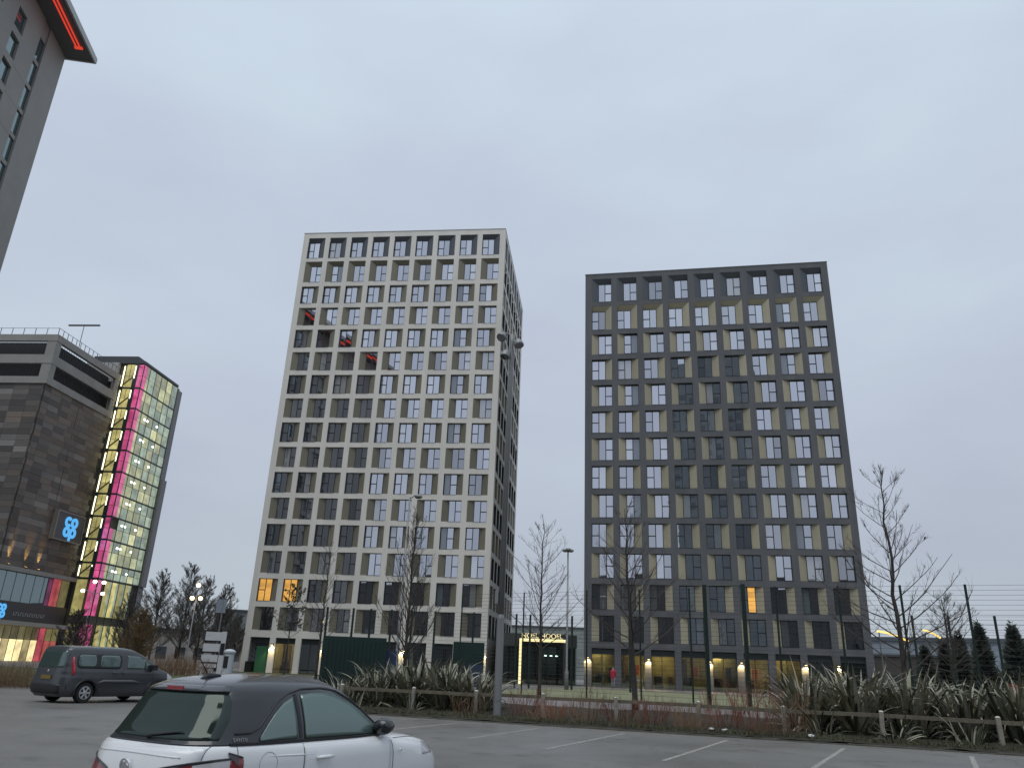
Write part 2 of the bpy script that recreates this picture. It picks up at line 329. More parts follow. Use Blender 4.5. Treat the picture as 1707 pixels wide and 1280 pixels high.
def add_bay(root, origin, rz, bay, lit=()):
    def at(x, y, z): c, s = math.cos(rz), math.sin(rz); return (origin[0] + c * x - s * y, origin[1] + s * x + c * y, origin[2] + z)
    wdw = put('window', bay['frame'], root, at(0, 0, 0), rz)
    j = lambda: random.gauss(0, .0035)
    fm = bay['spand'] if bay['triple'] else (bay['fixed_lit'] if 'f' in lit else bay['fixed'])
    u = random.random(); vi = 0 if u < .06 else (2 if u < .12 else None); cm = bay['case_lit'] if 'c' in lit else bay['case']
    if vi is not None and not lit:
        if not bay['triple'] and random.random() < .8: fm = bay['fvar'][vi]
        if random.random() < .6: cm = bay['cvar'][vi]
    put('fixed_pane', fm, wdw, (bay['fx'], D, 0), rot=(j(), 0, j()))
    put('casement_pane', cm, wdw, (bay['cx'], D, 0), rot=(j(), 0, j()))
    put('reveal_panel', bay['panel'], root, at(0, 0, 0), rz)
    if bay['head']: put('head_panel', bay['head'], root, at(0, 0, 0), rz)
def facade(mb, x0, x1, opens, rows, zb, zt, T=.42):
    """piers and beams round the openings, in the local frame of one face"""
    xs = [x0] + [v for o in opens for v in o] + [x1]
    for i in range(0, len(xs), 2): mb.box(xs[i], xs[i + 1], 0, T, zb, zt)
    for (a, c) in opens:
        z = zb
        for (r0, r1) in rows:
            if r0 > z + 1e-4: mb.box(a, c, 0, T, z, r0)
            z = r1
        if zt > z: mb.box(a, c, 0, T, z, zt)
def tower(name, label, Lp, Rp, depth, rows_z, ztop, mat, first_panel_left, side_bays, lits, triples, zb=.42):
    W = (Rp - Lp).length; rz = math.atan2((Rp - Lp).y, (Rp - Lp).x)
    root = thing(name, label, 'building', (Lp.x, Lp.y, 0), rz)
    p0 = (W - (9 * OW + 8 * (2.725 - OW))) / 2 + .02; opens = [(p0 + 2.725 * i, p0 + 2.725 * i + OW) for i in range(9)]
    nrow = len(rows_z); rows = []
    for r, z in enumerate(rows_z): rows.append((z, z + (OHT if r < 2 else OH)))
    gtop = 3.86
    rr = [(zb, gtop)] + sorted(rows)
    b = MB(); facade(b, 0, W, opens, rr, zb, ztop)
    b.build('facade_grid', mat, root)
    # side (right) face
    Ds = depth
    so_ = None
    if side_bays:
        sp = (Ds - .76 * 2) / side_bays; sopen = [(.80 + sp * i, .80 + sp * i + OW) for i in range(side_bays)]
        b = MB(); facade(b, .42, Ds, sopen, sorted(rows), zb, ztop)
        b.build('side_facade_grid', mat, root, (W, 0, 0), math.pi / 2); so_ = sopen
    else:
        MB().box(W - .42, W, .42, Ds, zb, ztop).build('side_wall', mat, root)
    MB().box(0, .42, .42, Ds, zb, ztop).box(.42, W - .42, Ds - .42, Ds, zb, ztop).build('back_wall', mat, root)
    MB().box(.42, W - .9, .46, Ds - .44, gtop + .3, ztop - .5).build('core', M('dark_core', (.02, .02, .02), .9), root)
    MB().box(-.03, W + .03, -.03, .45, ztop, ztop + .09).box(W - .45, W + .03, .45, Ds, ztop, ztop + .09).box(-.03, .42, .45, Ds, ztop, ztop + .09).build('coping', m_coping if mat is m_dark else M('pale_coping', (.3, .3, .29), .5), root)
    for r, z in enumerate(rows_z):
        left = (r % 2 == 0) == first_panel_left
        for c, (a, _) in enumerate(opens):
            tri = 1 if (r + 1, c + 1) in triples else 0
            bay = BAYS[(1 if r < 2 else 0, tri, 's' if r == 0 else ('t' if mat is m_white else 'b'))]['L' if left else 'R']
            add_bay(root, (a, 0, z), 0, bay, lits.get((r + 1, c + 1), ''))
        if so_:
            for a, _ in so_:
                bay = BAYS[(1 if r < 2 else 0, 0, 's' if r == 0 else ('t' if mat is m_white else 'b'))]['L' if left else 'R']
                add_bay(root, (W, a, z), math.pi / 2, bay)
    return root, W, rz, opens, gtop
WL, WR = Vector((-26.584, 83.80)), Vector((-1.505, 80.835))
DL, DR = Vector((7.67, 75.66)), Vector((32.48, 70.73))
wz = [48.13, 44.82] + [4.58 + 2.875 * k for k in range(13, -1, -1)]
dz = [39.53, 36.22] + [4.46 + 2.89 * k for k in range(10, -1, -1)]
wt, WW, wrz, wop, wgt = tower('pale_tower', 'tall pale concrete residential tower with a square grid of recessed windows', WL, WR, 22.96, wz, 51.62, m_white, False, 8,
                              {(15, 1): 'fc', (15, 2): 'fc'}, {(r, 8) for r in range(3, 17, 2)} | {(2, 2)})
dt, DW, drz, dop, dgt = tower('charcoal_tower', 'shorter charcoal brick residential tower with bronze window panels', DL, DR, 22.96, dz, 42.92, m_dark, True, 0,
                              {(12, 6): 'f'}, {(r, 2) for r in (3, 5, 7, 9)} | {(r, 8) for r in (2, 4, 6, 8, 10, 12)})
# ground floors: glazed rooms between the piers
m_clear = clear_glass('shopfront_glass', .22)
m_room = M('ochre_room', (.38, .33, .18), .8, var=.3, scale=.9)
m_roomd = M('dim_room', (.06, .065, .06), .8, var=.3, scale=1)
m_lamp = emission('warm_room_lamp', (1., .74, .33), 85.)
m_lampd = emission('dim_room_lamp', (.9, .8, .6), .35)
m_dglass = glass('dark_shopfront_glass', .3, body=(.025, .03, .03))
m_trim = M('ground_trim', (.02, .028, .03), .5)
def ground_bays(root, opens, W, gtop, lit, zb=.44):
    for i, (a, c) in enumerate(opens):
        f = MB(); t = .05; mid = a + (c - a) * .45; zt = gtop - .55
        f.box(a + .003, a + t, .26, .34, zb, zt); f.box(c - t, c - .003, .26, .34, zb, zt); f.box(mid - .03, mid + .03, .26, .34, zb, zt); f.box(a + .003, c - .003, .25, .35, zt, gtop - .003)
        fo = f.build('shopfront_frame', m_trim, root)
        for x0, x1 in ((a + t, mid - .03), (mid + .03, c - t)): MB().box(x0, x1, .295, .305, zb, zt).build('pane', m_clear if i in lit else m_dglass, fo)
        rm = MB(); y1 = 3.6
        rm.face([(a - .3, y1, zb), (c + .3, y1, zb), (c + .3, y1, gtop), (a - .3, y1, gtop)]); rm.face([(a - .3, .43, zb + .02), (c + .3, .43, zb + .02), (c + .3, y1, zb + .02), (a - .3, y1, zb + .02)], 1)
        rm.face([(a - .3, .43, gtop), (a - .3, y1, gtop), (c + .3, y1, gtop), (c + .3, .43, gtop)], 1)
        rm.face([(a - .3, .43, zb), (a - .3, y1, zb), (a - .3, y1, gtop), (a - .3, .43, gtop)]); rm.face([(c + .3, .43, zb), (c + .3, .43, gtop), (c + .3, y1, gtop), (c + .3, y1, zb)])
        if i in lit:
            ro = rm.build('lobby_room', [m_room, m_roomd], root)
            lx = a + (.2, 1.2, .7, 1.5, .4, 1.0, .6, .3, .9)[i]; ly = (2.8, 1.0, 2.2, 1.5, 3.0, .9, 2.4, 1, 1)[i]; MB().box(lx, lx + .3, ly, ly + (.3, .8, .5, .3, .5, .7, .35, .3, .3)[i], gtop - .12, gtop - .06).build('ceiling_lamp', m_lamp, ro)
            MB().box(a + (1.4, .15, 1.5, .2, 1.3, .1, 1.2, 0, 0)[i], a + (1.75, .5, 1.9, .5, 1.8, .45, 1.7, 0, 0)[i] + .01, 3.0, 3.5, zb + .03, (2.2, 3.2, 1.6, 3.2, 2.6, 3.2, 2.0, 2, 2)[i]).build('cupboard', M('cupboard_wood', (.12, .08, .04), .6), ro)
            if i % 2 == 1:
                pm = M('picture_frame', (.6, .5, .3), .5); MB().box(a + .9, a + 1.6, y1 - .06, y1 - .02, 1.6, 2.6).build('picture_frame', pm, ro)
                MB().box(a + .97, a + 1.53, y1 - .07, y1 - .062, 1.67, 2.53).build('picture', M('red_picture', (.4, .08, .03), .6), ro)
            MB().box(a + .2, a + .9, 1.6, 2.2, zb + .03, 1.2).box(a + .2, a + .9, 2.1, 2.2, 1.2, 1.6).build('armchair', M('dark_seat', (.04, .03, .03), .8), ro)
ground_bays(wt, wop, WW, wgt, {1, 4})
ground_bays(dt, dop, DW, dgt, {0, 1, 2, 3, 4, 5, 6})
m_fix = M('light_fitting', (.03, .03, .03), .5); m_bulb = emission('wall_lamp_glow', (1., .78, .38), 14.)
WARM = (1., .74, .34)
def wall_lamp(root, x, z, en):
    r = MB().box(x - .1, x + .1, -.30, -.002, z, z + .14).build('wall_lamp', m_fix, root)
    MB().box(x - .08, x + .08, -.29, -.16, z - .012, z - .002).build('lamp_lens', m_bulb, r)
    spot('wall_lamp_light', (x, -.24, z - .06), (x, .0, z - .75), en, WARM, 100, .35, root, .03)
for i in (0, 2, 5, 8): wall_lamp(wt, wop[i][1] + .38 if i < 8 else WW - .36, 3.15, 110)
for i in (-1, 1, 3, 4, 6, 7): wall_lamp(dt, dop[i][1] + .38 if i >= 0 else .36, 3.0, 230)
MB().box(wop[0][0] + .75, wop[0][1] - .1, .20, .25, .5, 3.0).build('green_board', M('green_board', (.03, .13, .06), .6), wt)
MB().box(wop[0][0] + .1, wop[0][0] + .62, -.6, -.1, .45, 1.5).build('black_bin', M('bin_black', (.01, .01, .01), .5), wt)

# link building with the lit entrance portal
m_link = M('link_cladding', (.05, .055, .055), .6, var=.2, scale=.8)
lk = thing('entrance_pavilion', 'low dark entrance pavilion between the towers with a glowing portal frame', 'building', (0, 0, 0))
MB().box(-.6, 7.45, 80.3, 92, 3.9, 5.1).build('roof_band', m_link, lk)
MB().box(-.4, 7.4, 81.6, 92, .45, 3.9).build('dark_interior', M('lobby_dark', (.035, .035, .03), .8, var=.4, scale=.6), lk)
for i in range(8):
    x = -.4 + i * .98; MB().box(x, x + .06, 80.5, 80.62, .45, 3.9).build('mullion', m_frame, lk)
    MB().box(x + .07, x + .97, 80.55, 80.57, .45, 3.88).build('pane', clear_glass('lobby_glass', .12, (.7, .75, .72)), lk)
for x in (4.4, 4.95, 5.5): MB().lathe([(.02, 0), (.13, .03), (.13, .1), (.02, .13)], 10, at=(x, 81.1, 3.05)).build('lobby_pendant', emission('cool_pendant', (.75, 1., .9), 6), lk)
m_port = emission('portal_glow', (1., .86, .45), 1.25); pf = M('portal_back', (.03, .03, .03), .6)
MB().box(1.62, 1.88, 75.4, 76.4, .45, 4.45).build('portal_post', pf, lk); MB().box(5.75, 5.95, 75.4, 76.4, .45, 4.2).build('portal_post', pf, lk)
MB().box(1.62, 5.95, 75.4, 80.3, 4.2, 4.5).build('portal_canopy', pf, lk)
MB().box(1.64, 1.86, 75.36, 75.397, .5, 4.2).build('light_strip', m_port, lk); MB().box(1.64, 5.93, 75.36, 75.397, 4.2, 4.46).build('light_strip', m_port, lk)
def letters(name, txt, size, mat, parent, loc, rot, ext=.03, align='CENTER', spacing=1.0):
    c = bpy.data.curves.new(name, 'FONT'); c.body = txt; c.size = size; c.extrude = ext; c.align_x = align; c.space_character = spacing
    t = bpy.data.objects.new(name, c); COL.objects.link(t); dg = bpy.context.evaluated_depsgraph_get()
    me = bpy.data.meshes.new_from_object(t.evaluated_get(dg)); bpy.data.objects.remove(t); me.materials.clear(); me.materials.append(mat)
    return put(name, me, parent, loc, rot=rot)
letters('lit_letters', 'NOEL HOOEL', .62, m_port, lk, (3.75, 75.5, 4.52), (math.pi / 2, 0, 0))

# ------------------------------------------------------------------ car-park building with the glass stair tower (far left)
CA = Vector((-58.8, 91.8)); crz = -rad(5.05)
cp = thing('car_park_building', 'multi-storey car park clad in brown planks with concrete decks and lit glass stair tower', 'building', (CA.x, CA.y, 0), crz)
m_conc = M('deck_concrete', (.27, .265, .25), .8, var=.15, scale=.5, bump=.2)
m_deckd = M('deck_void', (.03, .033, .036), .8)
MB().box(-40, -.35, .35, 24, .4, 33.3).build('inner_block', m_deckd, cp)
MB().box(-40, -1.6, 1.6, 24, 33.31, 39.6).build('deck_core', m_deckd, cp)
for z0, z1 in ((39.2, 40.1), (36.1, 37.3), (33.4, 34.3)):
    MB().box(-40, 0, 0, .5, z0, z1).box(-.5, 0, .5, 14.75, z0, z1).build('deck_beam', m_conc, cp)
for z0, z1 in ((37.3, 39.2), (34.3, 36.1)):
    MB().box(-1.3, -.05, .05, .6, z0, z1).box(-.6, -.05, .6, 1.1, z0, z1).build('corner_pier', m_conc, cp)
    MB().box(-.55, -.05, 13.7, 14.7, z0, z1).build('end_pier', m_conc, cp)
    bs = MB()
    for i in range(26): bs.box(-.3, -.26, 1.1 + i * .5, 1.12 + i * .5, z0, z1)
    for i in range(60): bs.box(-1.3 - i * .3, -1.28 - i * .3, .3, .32, z0, z1)
    o = bs.build('deck_mesh_bars', M('deck_bar', (.05, .05, .055), .5), cp); o['kind'] = 'stuff'
m_clad = [M('brown_plank_%s' % n, c, .55, var=.18, scale=1.2, stretch=(.3, .3, 3), rnd=.25) for n, c in (('dark', (0.07, 0.062, 0.056)), ('mid', (0.116, 0.104, 0.093)), ('warm', (0.132, 0.105, 0.085)), ('grey', (0.178, 0.167, 0.155)))]
RH = .747
random.seed(11)
pl = {}
for k, mt in enumerate(m_clad):
    for ln in (2.1, 2.6, 1.6):
        pl[(k, ln)] = MB().box(0, ln - .02, -.06, 0, .012, RH - .012).mesh('cladding_plank', mt)
for r in range(30):
    z = 11.0 + r * RH; off = random.uniform(-1.9, 0)
    y = 0.
    first = True
    while y < 14.6:
        ln = random.choice((2.1, 2.6)) if not first else 1.6; first = False
        if y + ln > 14.7: ln = 1.6
        if y + ln > 15.2: break
        put('cladding_plank', pl[(random.choices((0, 1, 2, 3), (3, 4, 3, 2))[0], ln)], cp, (-.3 + random.uniform(0, .03), y, z), math.pi / 2); y += ln
    x = -2.2
    for j in range(3):
        put('cladding_plank', pl[(random.choices((0, 1, 2, 3), (5, 3, 2, 1))[0], 2.1)], cp, (x - j * 2.1 + random.uniform(0, .02), .3, z))
    if True:
        pass
MB().box(-40, -6.5, .25, .35, 11, 33.4).build('plain_cladding', m_clad[1], cp)
MB().box(-.32, -.22, 7.5, 7.6, 18, 33.3).build('cladding_joint', m_deckd, cp)
# ledge, window band, sign band, canopy, shopfront on the receding face
MB().box(-.6, .35, -.4, 14.75, 10.5, 11.0).build('ledge', m_conc, cp)
m_tealg = glass('teal_glass', .3, tint=(.75, .9, .92), body=(.07, .10, .11)); m_pinkl = glass('pink_lit_glass', .16, body=(.1, .02, .05), emit=(.72, .10, .28), es=.85, rnd=.25)
m_yell = glass('yellow_lit_glass', .08, body=(.1, .09, .02), emit=(.58, .51, .2), es=.8, rnd=.4); m_rose = glass('rose_lit_glass', .15, body=(.2, .05, .05), emit=(.55, .1, .11), es=.6, rnd=.2)
m_glow = glass('shop_glow_glass', .08, body=(.1, .09, .05), emit=(1., .82, .42), es=1.1, rnd=.7); m_olive = glass('olive_dim_glass', .2, body=(.12, .11, .06), emit=(.2, .18, .08), es=.5, rnd=.4)
for i in range(8):
    y = .3 + i * 1.75; MB().box(-.28, -.2, y + 1.68, y + 1.75, 7.1, 10.5).build('band_mullion', m_frame, cp)
    MB().box(-.26, -.22, y, y + 1.68, 7.1, 10.5).build('band_pane', m_rose if i == 6 else (m_olive if i == 7 else m_tealg), cp)
MB().box(-.5, .1, -.2, 14.3, 4.9, 7.1).build('fascia', M('fascia_grey', (.05, .05, .05), .5, var=.1), cp)
MB().box(-.5, 2.2, -2, 14.3, 4.4, 4.85).build('canopy', M('canopy_stone', (.32, .3, .27), .7, var=.1), cp)
for i in range(11):
    y = .2 + i * 1.28
    MB().box(-.3, -.22, y + 1.2, y + 1.28, .45, 4.4).build('shop_mullion', m_frame, cp)
    MB().box(-.28, -.24, y, y + 1.2, .45, 2.9).build('shop_pane', m_glow if i < 8 else m_rose, cp)
    MB().box(-.28, -.24, y, y + 1.2, 2.92, 4.4).build('transom_pane', m_rose if i == 8 else m_olive, cp)
# blue cooperative emblem: four rounded letters in a square cluster, C O over O P
def ring(mb, cx, cz, ro, ri, y0, y1, a0=0., a1=360., n=22):
    ks = [rad(a0 + (a1 - a0) * i / n) for i in range(n + 1)]
    for i in range(n):
        q = []
        for y in (y0, y1): q.append([(cx + r * math.cos(a), y, cz + r * math.sin(a)) for a, r in ((ks[i], ro), (ks[i + 1], ro), (ks[i + 1], ri), (ks[i], ri))])
        mb.prism(q[0], q[1])
def emblem(parent, cy, cz, h, x, mat):
    """letters C O / O P built in the plane of the receding face (local y across, z up)"""
    mb = MB(); r = h * .235; ri = r * .42; g_ = r * .94
    ring(mb, -g_, g_, r, ri, 0, .12, 35, 325); ring(mb, g_, g_, r, ri, 0, .12); ring(mb, -g_, -g_, r, ri, 0, .12); ring(mb, g_, -g_, r, ri, 0, .12, -140, 180)
    mb.box(g_ - r, g_ - r * .45, 0, .12, -g_ - r * 1.55, -g_)
    return mb.build('emblem_letters', mat, parent, (x, cy, cz), math.pi / 2, fix=True)
m_blue = emission('blue_neon', (.12, .48, .95), .95)
sg = MB().box(.32, .36, 7.9, 13.5, 15.35, 18.75).build('sign_panel', M('sign_grey', (.075, .078, .08), .5), cp)
MB().box(-.2, .42, 7.7, 7.9, 15.2, 18.9).box(-.2, .42, 13.5, 13.62, 15.2, 18.9).box(-.2, .42, 7.9, 13.5, 18.75, 18.9).box(-.2, .42, 7.9, 13.5, 15.2, 15.35).build('sign_frame', M('sign_frame', (.22, .21, .2), .5), sg)
emblem(sg, 10.75, 17.05, 2.9, .5, m_blue)
emblem(cp, 2.1, 5.95, 1.75, .25, m_blue)
lt = MB(); random.seed(4)
for i in range(14):
    y = 4.4 + i * .42; lt.box(.1, .16, y, y + .09, 5.55, 5.95); lt.box(.1, .16, y + .09, y + .26, 5.55 + .31 * (i % 2), 5.64 + .31 * (i % 2))
lt.build('fascia_lettering', M('lettering_grey', (.3, .3, .3), .5), cp)
for y in (1.6, 4.6, 7.0):
    MB().box(.0, .25, y - .1, y + .1, 11.002, 11.2).build('uplighter', m_fix, cp)
    MB().box(.03, .22, y - .07, y + .07, 11.201, 11.21).build('uplighter_lens', emission('amber_lens', (1., .6, .15), 9), cp)
    spot('uplighter_beam', (.12, y, 11.3), (-.3, y, 13.4), 900, (1., .6, .18), 34, .9, cp, .03)
# roof edge railing and roof lamp
rl = MB()
for i in range(16): rl.box(-.3, -.24, .2 + i * .95, .26 + i * .95, 40.1, 41.1)
for i in range(14): rl.box(-.3 - i * 1.6, -.24 - i * 1.6, .2, .26, 40.1, 41.1)
rl.box(-.29, -.25, .2, 14.7, 41.05, 41.09); rl.box(-22, -.3, .21, .25, 41.05, 41.09)
rl.build('roof_railing', M('rail_grey', (.1, .1, .1), .5), cp)
MB().tube([(-2, 7, 40), (-2, 7, 44.6)], .05).box(-4.3, .3, 6.9, 7.1, 44.5, 44.7).build('roof_lamp', M('rail_grey', (0, 0, 0)), cp)
# glass stair tower
GX, GY0, GY1, GT = 3.2, 14.85, 25.0, 42.4
st = MB().box(-2, GX - .35, GY0 + .35, GY1 + 1.2, .4, GT - .3).build('stair_core', M('stair_dim', (.1, .1, .08), .8), cp)
MB().box(-3, GX + .05, GY0 - .02, GY1, GT - .35, GT).box(-6, 1.0, GY0 + 1.5, GY1, GT, GT + 1.4).build('stair_roof', M('stair_roof', (.06, .065, .07), .5), cp)
MB().box(GX - 1.2, GX + .12, GY1, GY1 + 1.3, .4, GT - .8).box(GX + .12, GX + .5, GY1 + .05, GY1 + 1.25, 11, 27).build('end_fin', M('fin_grey', (.2, .2, .205), .6), cp)
MB().box(-5.5, -.6, GY0 - .5, GY0 + .2, 39, 42).build('plant_wall', M('plant_wall', (.38, .38, .37), .7), cp)
fl = [GT - .4, 38.2] + [38.2 - 3.13 * i for i in range(1, 9)] + [11.1]
m_teals = [glass('stair_glass_%s' % n, .2, body=(.06, .085, .085), emit=e, es=s, rnd=.45) for n, e, s in (('dim', (.31, .38, .26), .78), ('olive', (.50, .51, .24), .8), ('pale', (.58, .57, .28), .95))]
m_gfr = M('stair_frame', (.03, .04, .042), .45); m_tube = emission('stair_tube', (1., .93, .6), 3.2); m_dot = emission('stair_downlight', (.95, 1., .85), 8.)
random.seed(21)
for i in range(len(fl) - 1):
    z1, z0 = fl[i], fl[i + 1]; zm = (z0 + z1) / 2
    MB().box(0, GX + .06, GY0 - .06, GY0 + .05, z0 - .16, z0 + .1).box(GX - .05, GX + .06, GY0 + .05, GY1, z0 - .1, z0 + .06).build('floor_band', m_gfr, cp)
    for za, zb_ in ((z0 + .1, zm - .03), (zm + .03, z1 - .16)):
        MB().box(.55, 1.75, GY0, GY0 + .04, za, zb_).build('lit_pane', m_yell, cp)
        MB().box(2.4, GX - .03, GY0, GY0 + .04, za, zb_).build('pink_pane', m_pinkl, cp)
        if not (i == 7 and za > zm): MB().box(GX, GX + .04, GY0 + .06, GY0 + 1.0, za, zb_).build('pink_pane', m_pinkl, cp); MB().box(GX - .02, GX + .02, GY0 + 1.03, GY0 + 1.7, za, zb_).build('stair_pane', m_teals[1], cp)
        for j in range(5):
            y = GY0 + 1.78 + j * 1.67; MB().box(GX - .02, GX + .02, y, y + 1.6, za, zb_).build('stair_pane', random.choices(m_teals, (4, 4, 1))[0] if j < 4 else m_teals[0], cp)
    MB().box(1.78, 2.37, GY0 - .03, GY0 + .05, z0, z1).build('corner_mullion', m_gfr, cp)
    MB().box(.18, .32, GY0 - .05, GY0, z0 + .25, z1 - .4).build('light_tube', m_tube, cp)
    MB().prism([(.5, GY0 - .05, z0 + .35), (1.8, GY0 - .05, z0 + 1.55), (1.8, GY0 - .05, z0 + 1.85), (.5, GY0 - .05, z0 + .65)], [(.5, GY0 - .02, z0 + .35), (1.8, GY0 - .02, z0 + 1.55), (1.8, GY0 - .02, z0 + 1.85), (.5, GY0 - .02, z0 + .65)]).box(1.15, 1.2, GY0 - .04, GY0 - .005, z0 + 1.2, z1 - .2).build('stair_flight', M('stair_olive', (.10, .09, .04), .7), cp)
    MB().box(1.9, 2.02, GY0 - .09, GY0 - .04, z0 + 1.5, z1 - .35).build('light_tube', m_tube, cp)
    if i > 1:
        for j in range(2): MB().box(GX + .03, GX + .07, GY0 + 2.6 + j * .75, GY0 + 2.95 + j * .75, z1 - .95, z1 - .72).build('downlight', m_dot, cp)
        MB().box(GX + .03, GX + .07, GY0 + 6.2, GY0 + 6.5, z1 - .95, z1 - .72).build('downlight', m_dot, cp)
for j in range(6):
    y = GY0 + 1.7 + j * 1.67; MB().box(GX - .04, GX + .07, y - .035, y + .04, .4, GT - .4).build('stair_mullion', m_gfr, cp)
MB().box(GX - .03, GX + .09, GY0 - .09, GY0 + .0, .4, GT - .4).build('stair_mullion', m_gfr, cp)
for (z0, z1) in ((.5, 5.2), (6.3, 10.9)):
    MB().box(.3, 1.75, GY0, GY0 + .04, z0, z1).build('lit_pane', m_yell, cp); MB().box(2.15, GX - .03, GY0, GY0 + .04, z0, z1).build('pink_pane', m_pinkl, cp); MB().box(GX, GX + .04, GY0 + .06, GY0 + 1.0, z0, z1).build('pink_pane', m_pinkl, cp)
    for j in range(4):
        y = GY0 + 1.9 + j * 1.67; MB().box(GX, GX + .04, y, y + .95, z0, z1).build('lit_pane', m_yell, cp); MB().box(GX - .01, GX + .03, y + .98, y + 1.45, z0, z1).build('stair_pane', m_teals[0], cp)

# ------------------------------------------------------------------ grey hotel slab (top left) with red-lit eaves
GP = Vector((-44.943, 60.043)); gf = Vector((.15134, -.98848)); grz = math.atan2(gf.y, gf.x)   # local x: along the face toward the camera, local y: out of the face is +y
gt_ = thing('grey_slab_tower', 'grey panelled tower at the top left corner with red-lit overhanging roof', 'building', (GP.x, GP.y, 0), grz)
m_gwall = M('grey_render_panel', (.29, .285, .27), .75, var=.08, scale=.4, bump=.1); m_gdark = M('grey_slot', (.09, .09, .09), .7)
GZT = 56.14
wins = [(3.55, 4.75, 2.3, 52.0), (7.3, 8.8, 2.0, 51.65), (11.0, 12.5, 2.0, 51.65), (14.7, 16.2, 2.0, 51.65), (18.4, 19.9, 2.0, 51.65)]
b = MB(); x = 0.
nfl = 18; PT = 2.7
for (a, c, h, zt) in wins:
    b.box(x, a, -.35, 0, .4, GZT); z = GZT
    for k in range(nfl):
        z0 = zt - k * PT; b.box(a, c, -.35, 0 if a > 4 else -.12, z0 + h, z if k == 0 else z0 + PT); z = z0
    b.box(a, c, -.35, 0, .4, zt - (nfl - 1) * PT); x = c
b.box(x, 34, -.35, 0, .4, GZT); b.build('face_wall', m_gwall, gt_)
MB().box(.02, 34, -16, -.36, .4, GZT - .05).build('core', m_gwall, gt_)
for (a, c, h, zt) in wins[:3]:
    for k in range(nfl):
        z0 = zt - k * PT; f = MB(); f.box(a + .003, a + .06, -.3, -.2, z0, z0 + h); f.box(c - .06, c - .003, -.3, -.2, z0, z0 + h); f.box(a + .06, c - .06, -.3, -.2, z0, z0 + .06); f.box(a + .06, c - .06, -.3, -.2, z0 + h - .06, z0 + h)
        wo = f.build('window', m_gdark, gt_); MB().box(a + .06, c - .06, -.27, -.24, z0 + .06, z0 + h - .06).build('pane', m_tealg, wo)
for k in range(1, 19): MB().box(4.81 if k else 0, 7.25, .001, .004, 51.3 - k * PT, 51.33 - k * PT).build('panel_joint', m_gdark, gt_)
# overhanging roof slab: soffit, fascia and the red light strip under it
MB().box(-.1, 34, -16, 2.62, GZT + .0, GZT + .35).build('roof_slab', M('soffit_grey', (.12, .125, .13), .5), gt_)
MB().box(-.16, 34, 2.62, 2.78, GZT - .12, GZT + .5).box(-.26, -.1, -1, 2.78, GZT - .1, GZT + .45).build('roof_fascia', M('fascia_light', (.42, .42, .42), .5), gt_)
m_red = emission('red_tube', (1., .085, .05), .66)
for yy in (1.62, 1.95): MB().box(1.9, 34, yy - .05, yy + .05, GZT - .16, GZT - .03).build('red_light_strip', m_red, gt_)
MB().box(1.55, 1.85, 1.45, 2.15, GZT - .16, GZT - .03).build('red_light_strip', m_red, gt_)

# blocks behind the viewer, seen only as reflections in the tower glass
bb = thing('facing_tower', 'grey tower mirrored in the middle window columns of the charcoal tower', 'building', (4, -46, 0), rad(4))
MB().box(-10, 10, -14, 0, 0, 82).build('wall', M('facing_grey', (.24, .265, .27), .7, var=.25, scale=.15), bb)
fw = MB().box(0, 1.5, 0, .05, 0, 1.7).mesh('window', M('facing_window', (.14, .155, .16), .3))
for r in range(14, 24):
    for c in range(5): put('window', fw, bb, (-9.2 + c * 3.9, 0.01, r * 3))
lb = thing('facing_block', 'long low block mirrored in the lower windows of both towers', 'building', (0, -80, 0), 0)
MB().box(-120, 90, -18, 0, 0, 27).build('wall', M('facing_brick', (.10, .095, .09), .8, var=.35, scale=.06), lb)

# far sheds and low buildings on the horizon
fb = thing('far_warehouse', 'long pale blue warehouse behind the conifers at the right edge', 'building', (*polar(33, 150), 0), -rad(28))
MB().box(-50, 60, 0, 20, .4, 8.6).build('wall', M('shed_blue', (.26, .31, .36), .6, var=.12, scale=.2), fb)
MB().box(-50.3, 60.3, -.3, 20, 8.6, 9.2).build('roof_edge', M('shed_edge', (.1, .12, .14), .6), fb)
for i in range(16): MB().box(-48 + i * 6.5, -45 + i * 6.5, -.12, 0, 1, 5).build('bay_door', M('shed_door', (.4, .45, .46), .6), fb)
for nm, lab, az, d, wd, h, c in (('far_house', 'pale low building seen between the bare trees at left', -20.5, 120, 16, 5, (.34, .33, .32)), ('far_office', 'small grey block beside the left edge of the pale tower', -18.1, 130, 7, 8.5, (.22, .25, .27)),
                                 ('far_hall', 'long green-grey hall behind the entrance pavilion', 3.2, 170, 44, 10.3, (.25, .28, .27)), ('far_terrace', 'brown low terrace beyond the charcoal tower', 27.3, 120, 14, 5.2, (.09, .08, .075))):
    p = polar(az, d); t = thing(nm, lab, 'building', (p.x, p.y, 0), -rad(az))
    MB().box(-wd / 2, wd / 2, 0, 8, .4, h).build('wall', M(nm + '_wall', c, .8, var=.25, scale=.4), t)
    MB().box(-wd / 2 - .2, wd / 2 + .2, -.2, 8, h, h + .3).build('roof', M('far_roof', (.08, .085, .09), .7), t)
    for r in range(int((h - 1) // 2.8) if nm != 'far_hall' else 0):
        for i in range(int(wd // 2.4)): MB().box(-wd / 2 + .6 + i * 2.4, -wd / 2 + 1.9 + i * 2.4, -.06, 0, 1.4 + r * 2.8, 2.9 + r * 2.8).build('window', m_dglass, t)

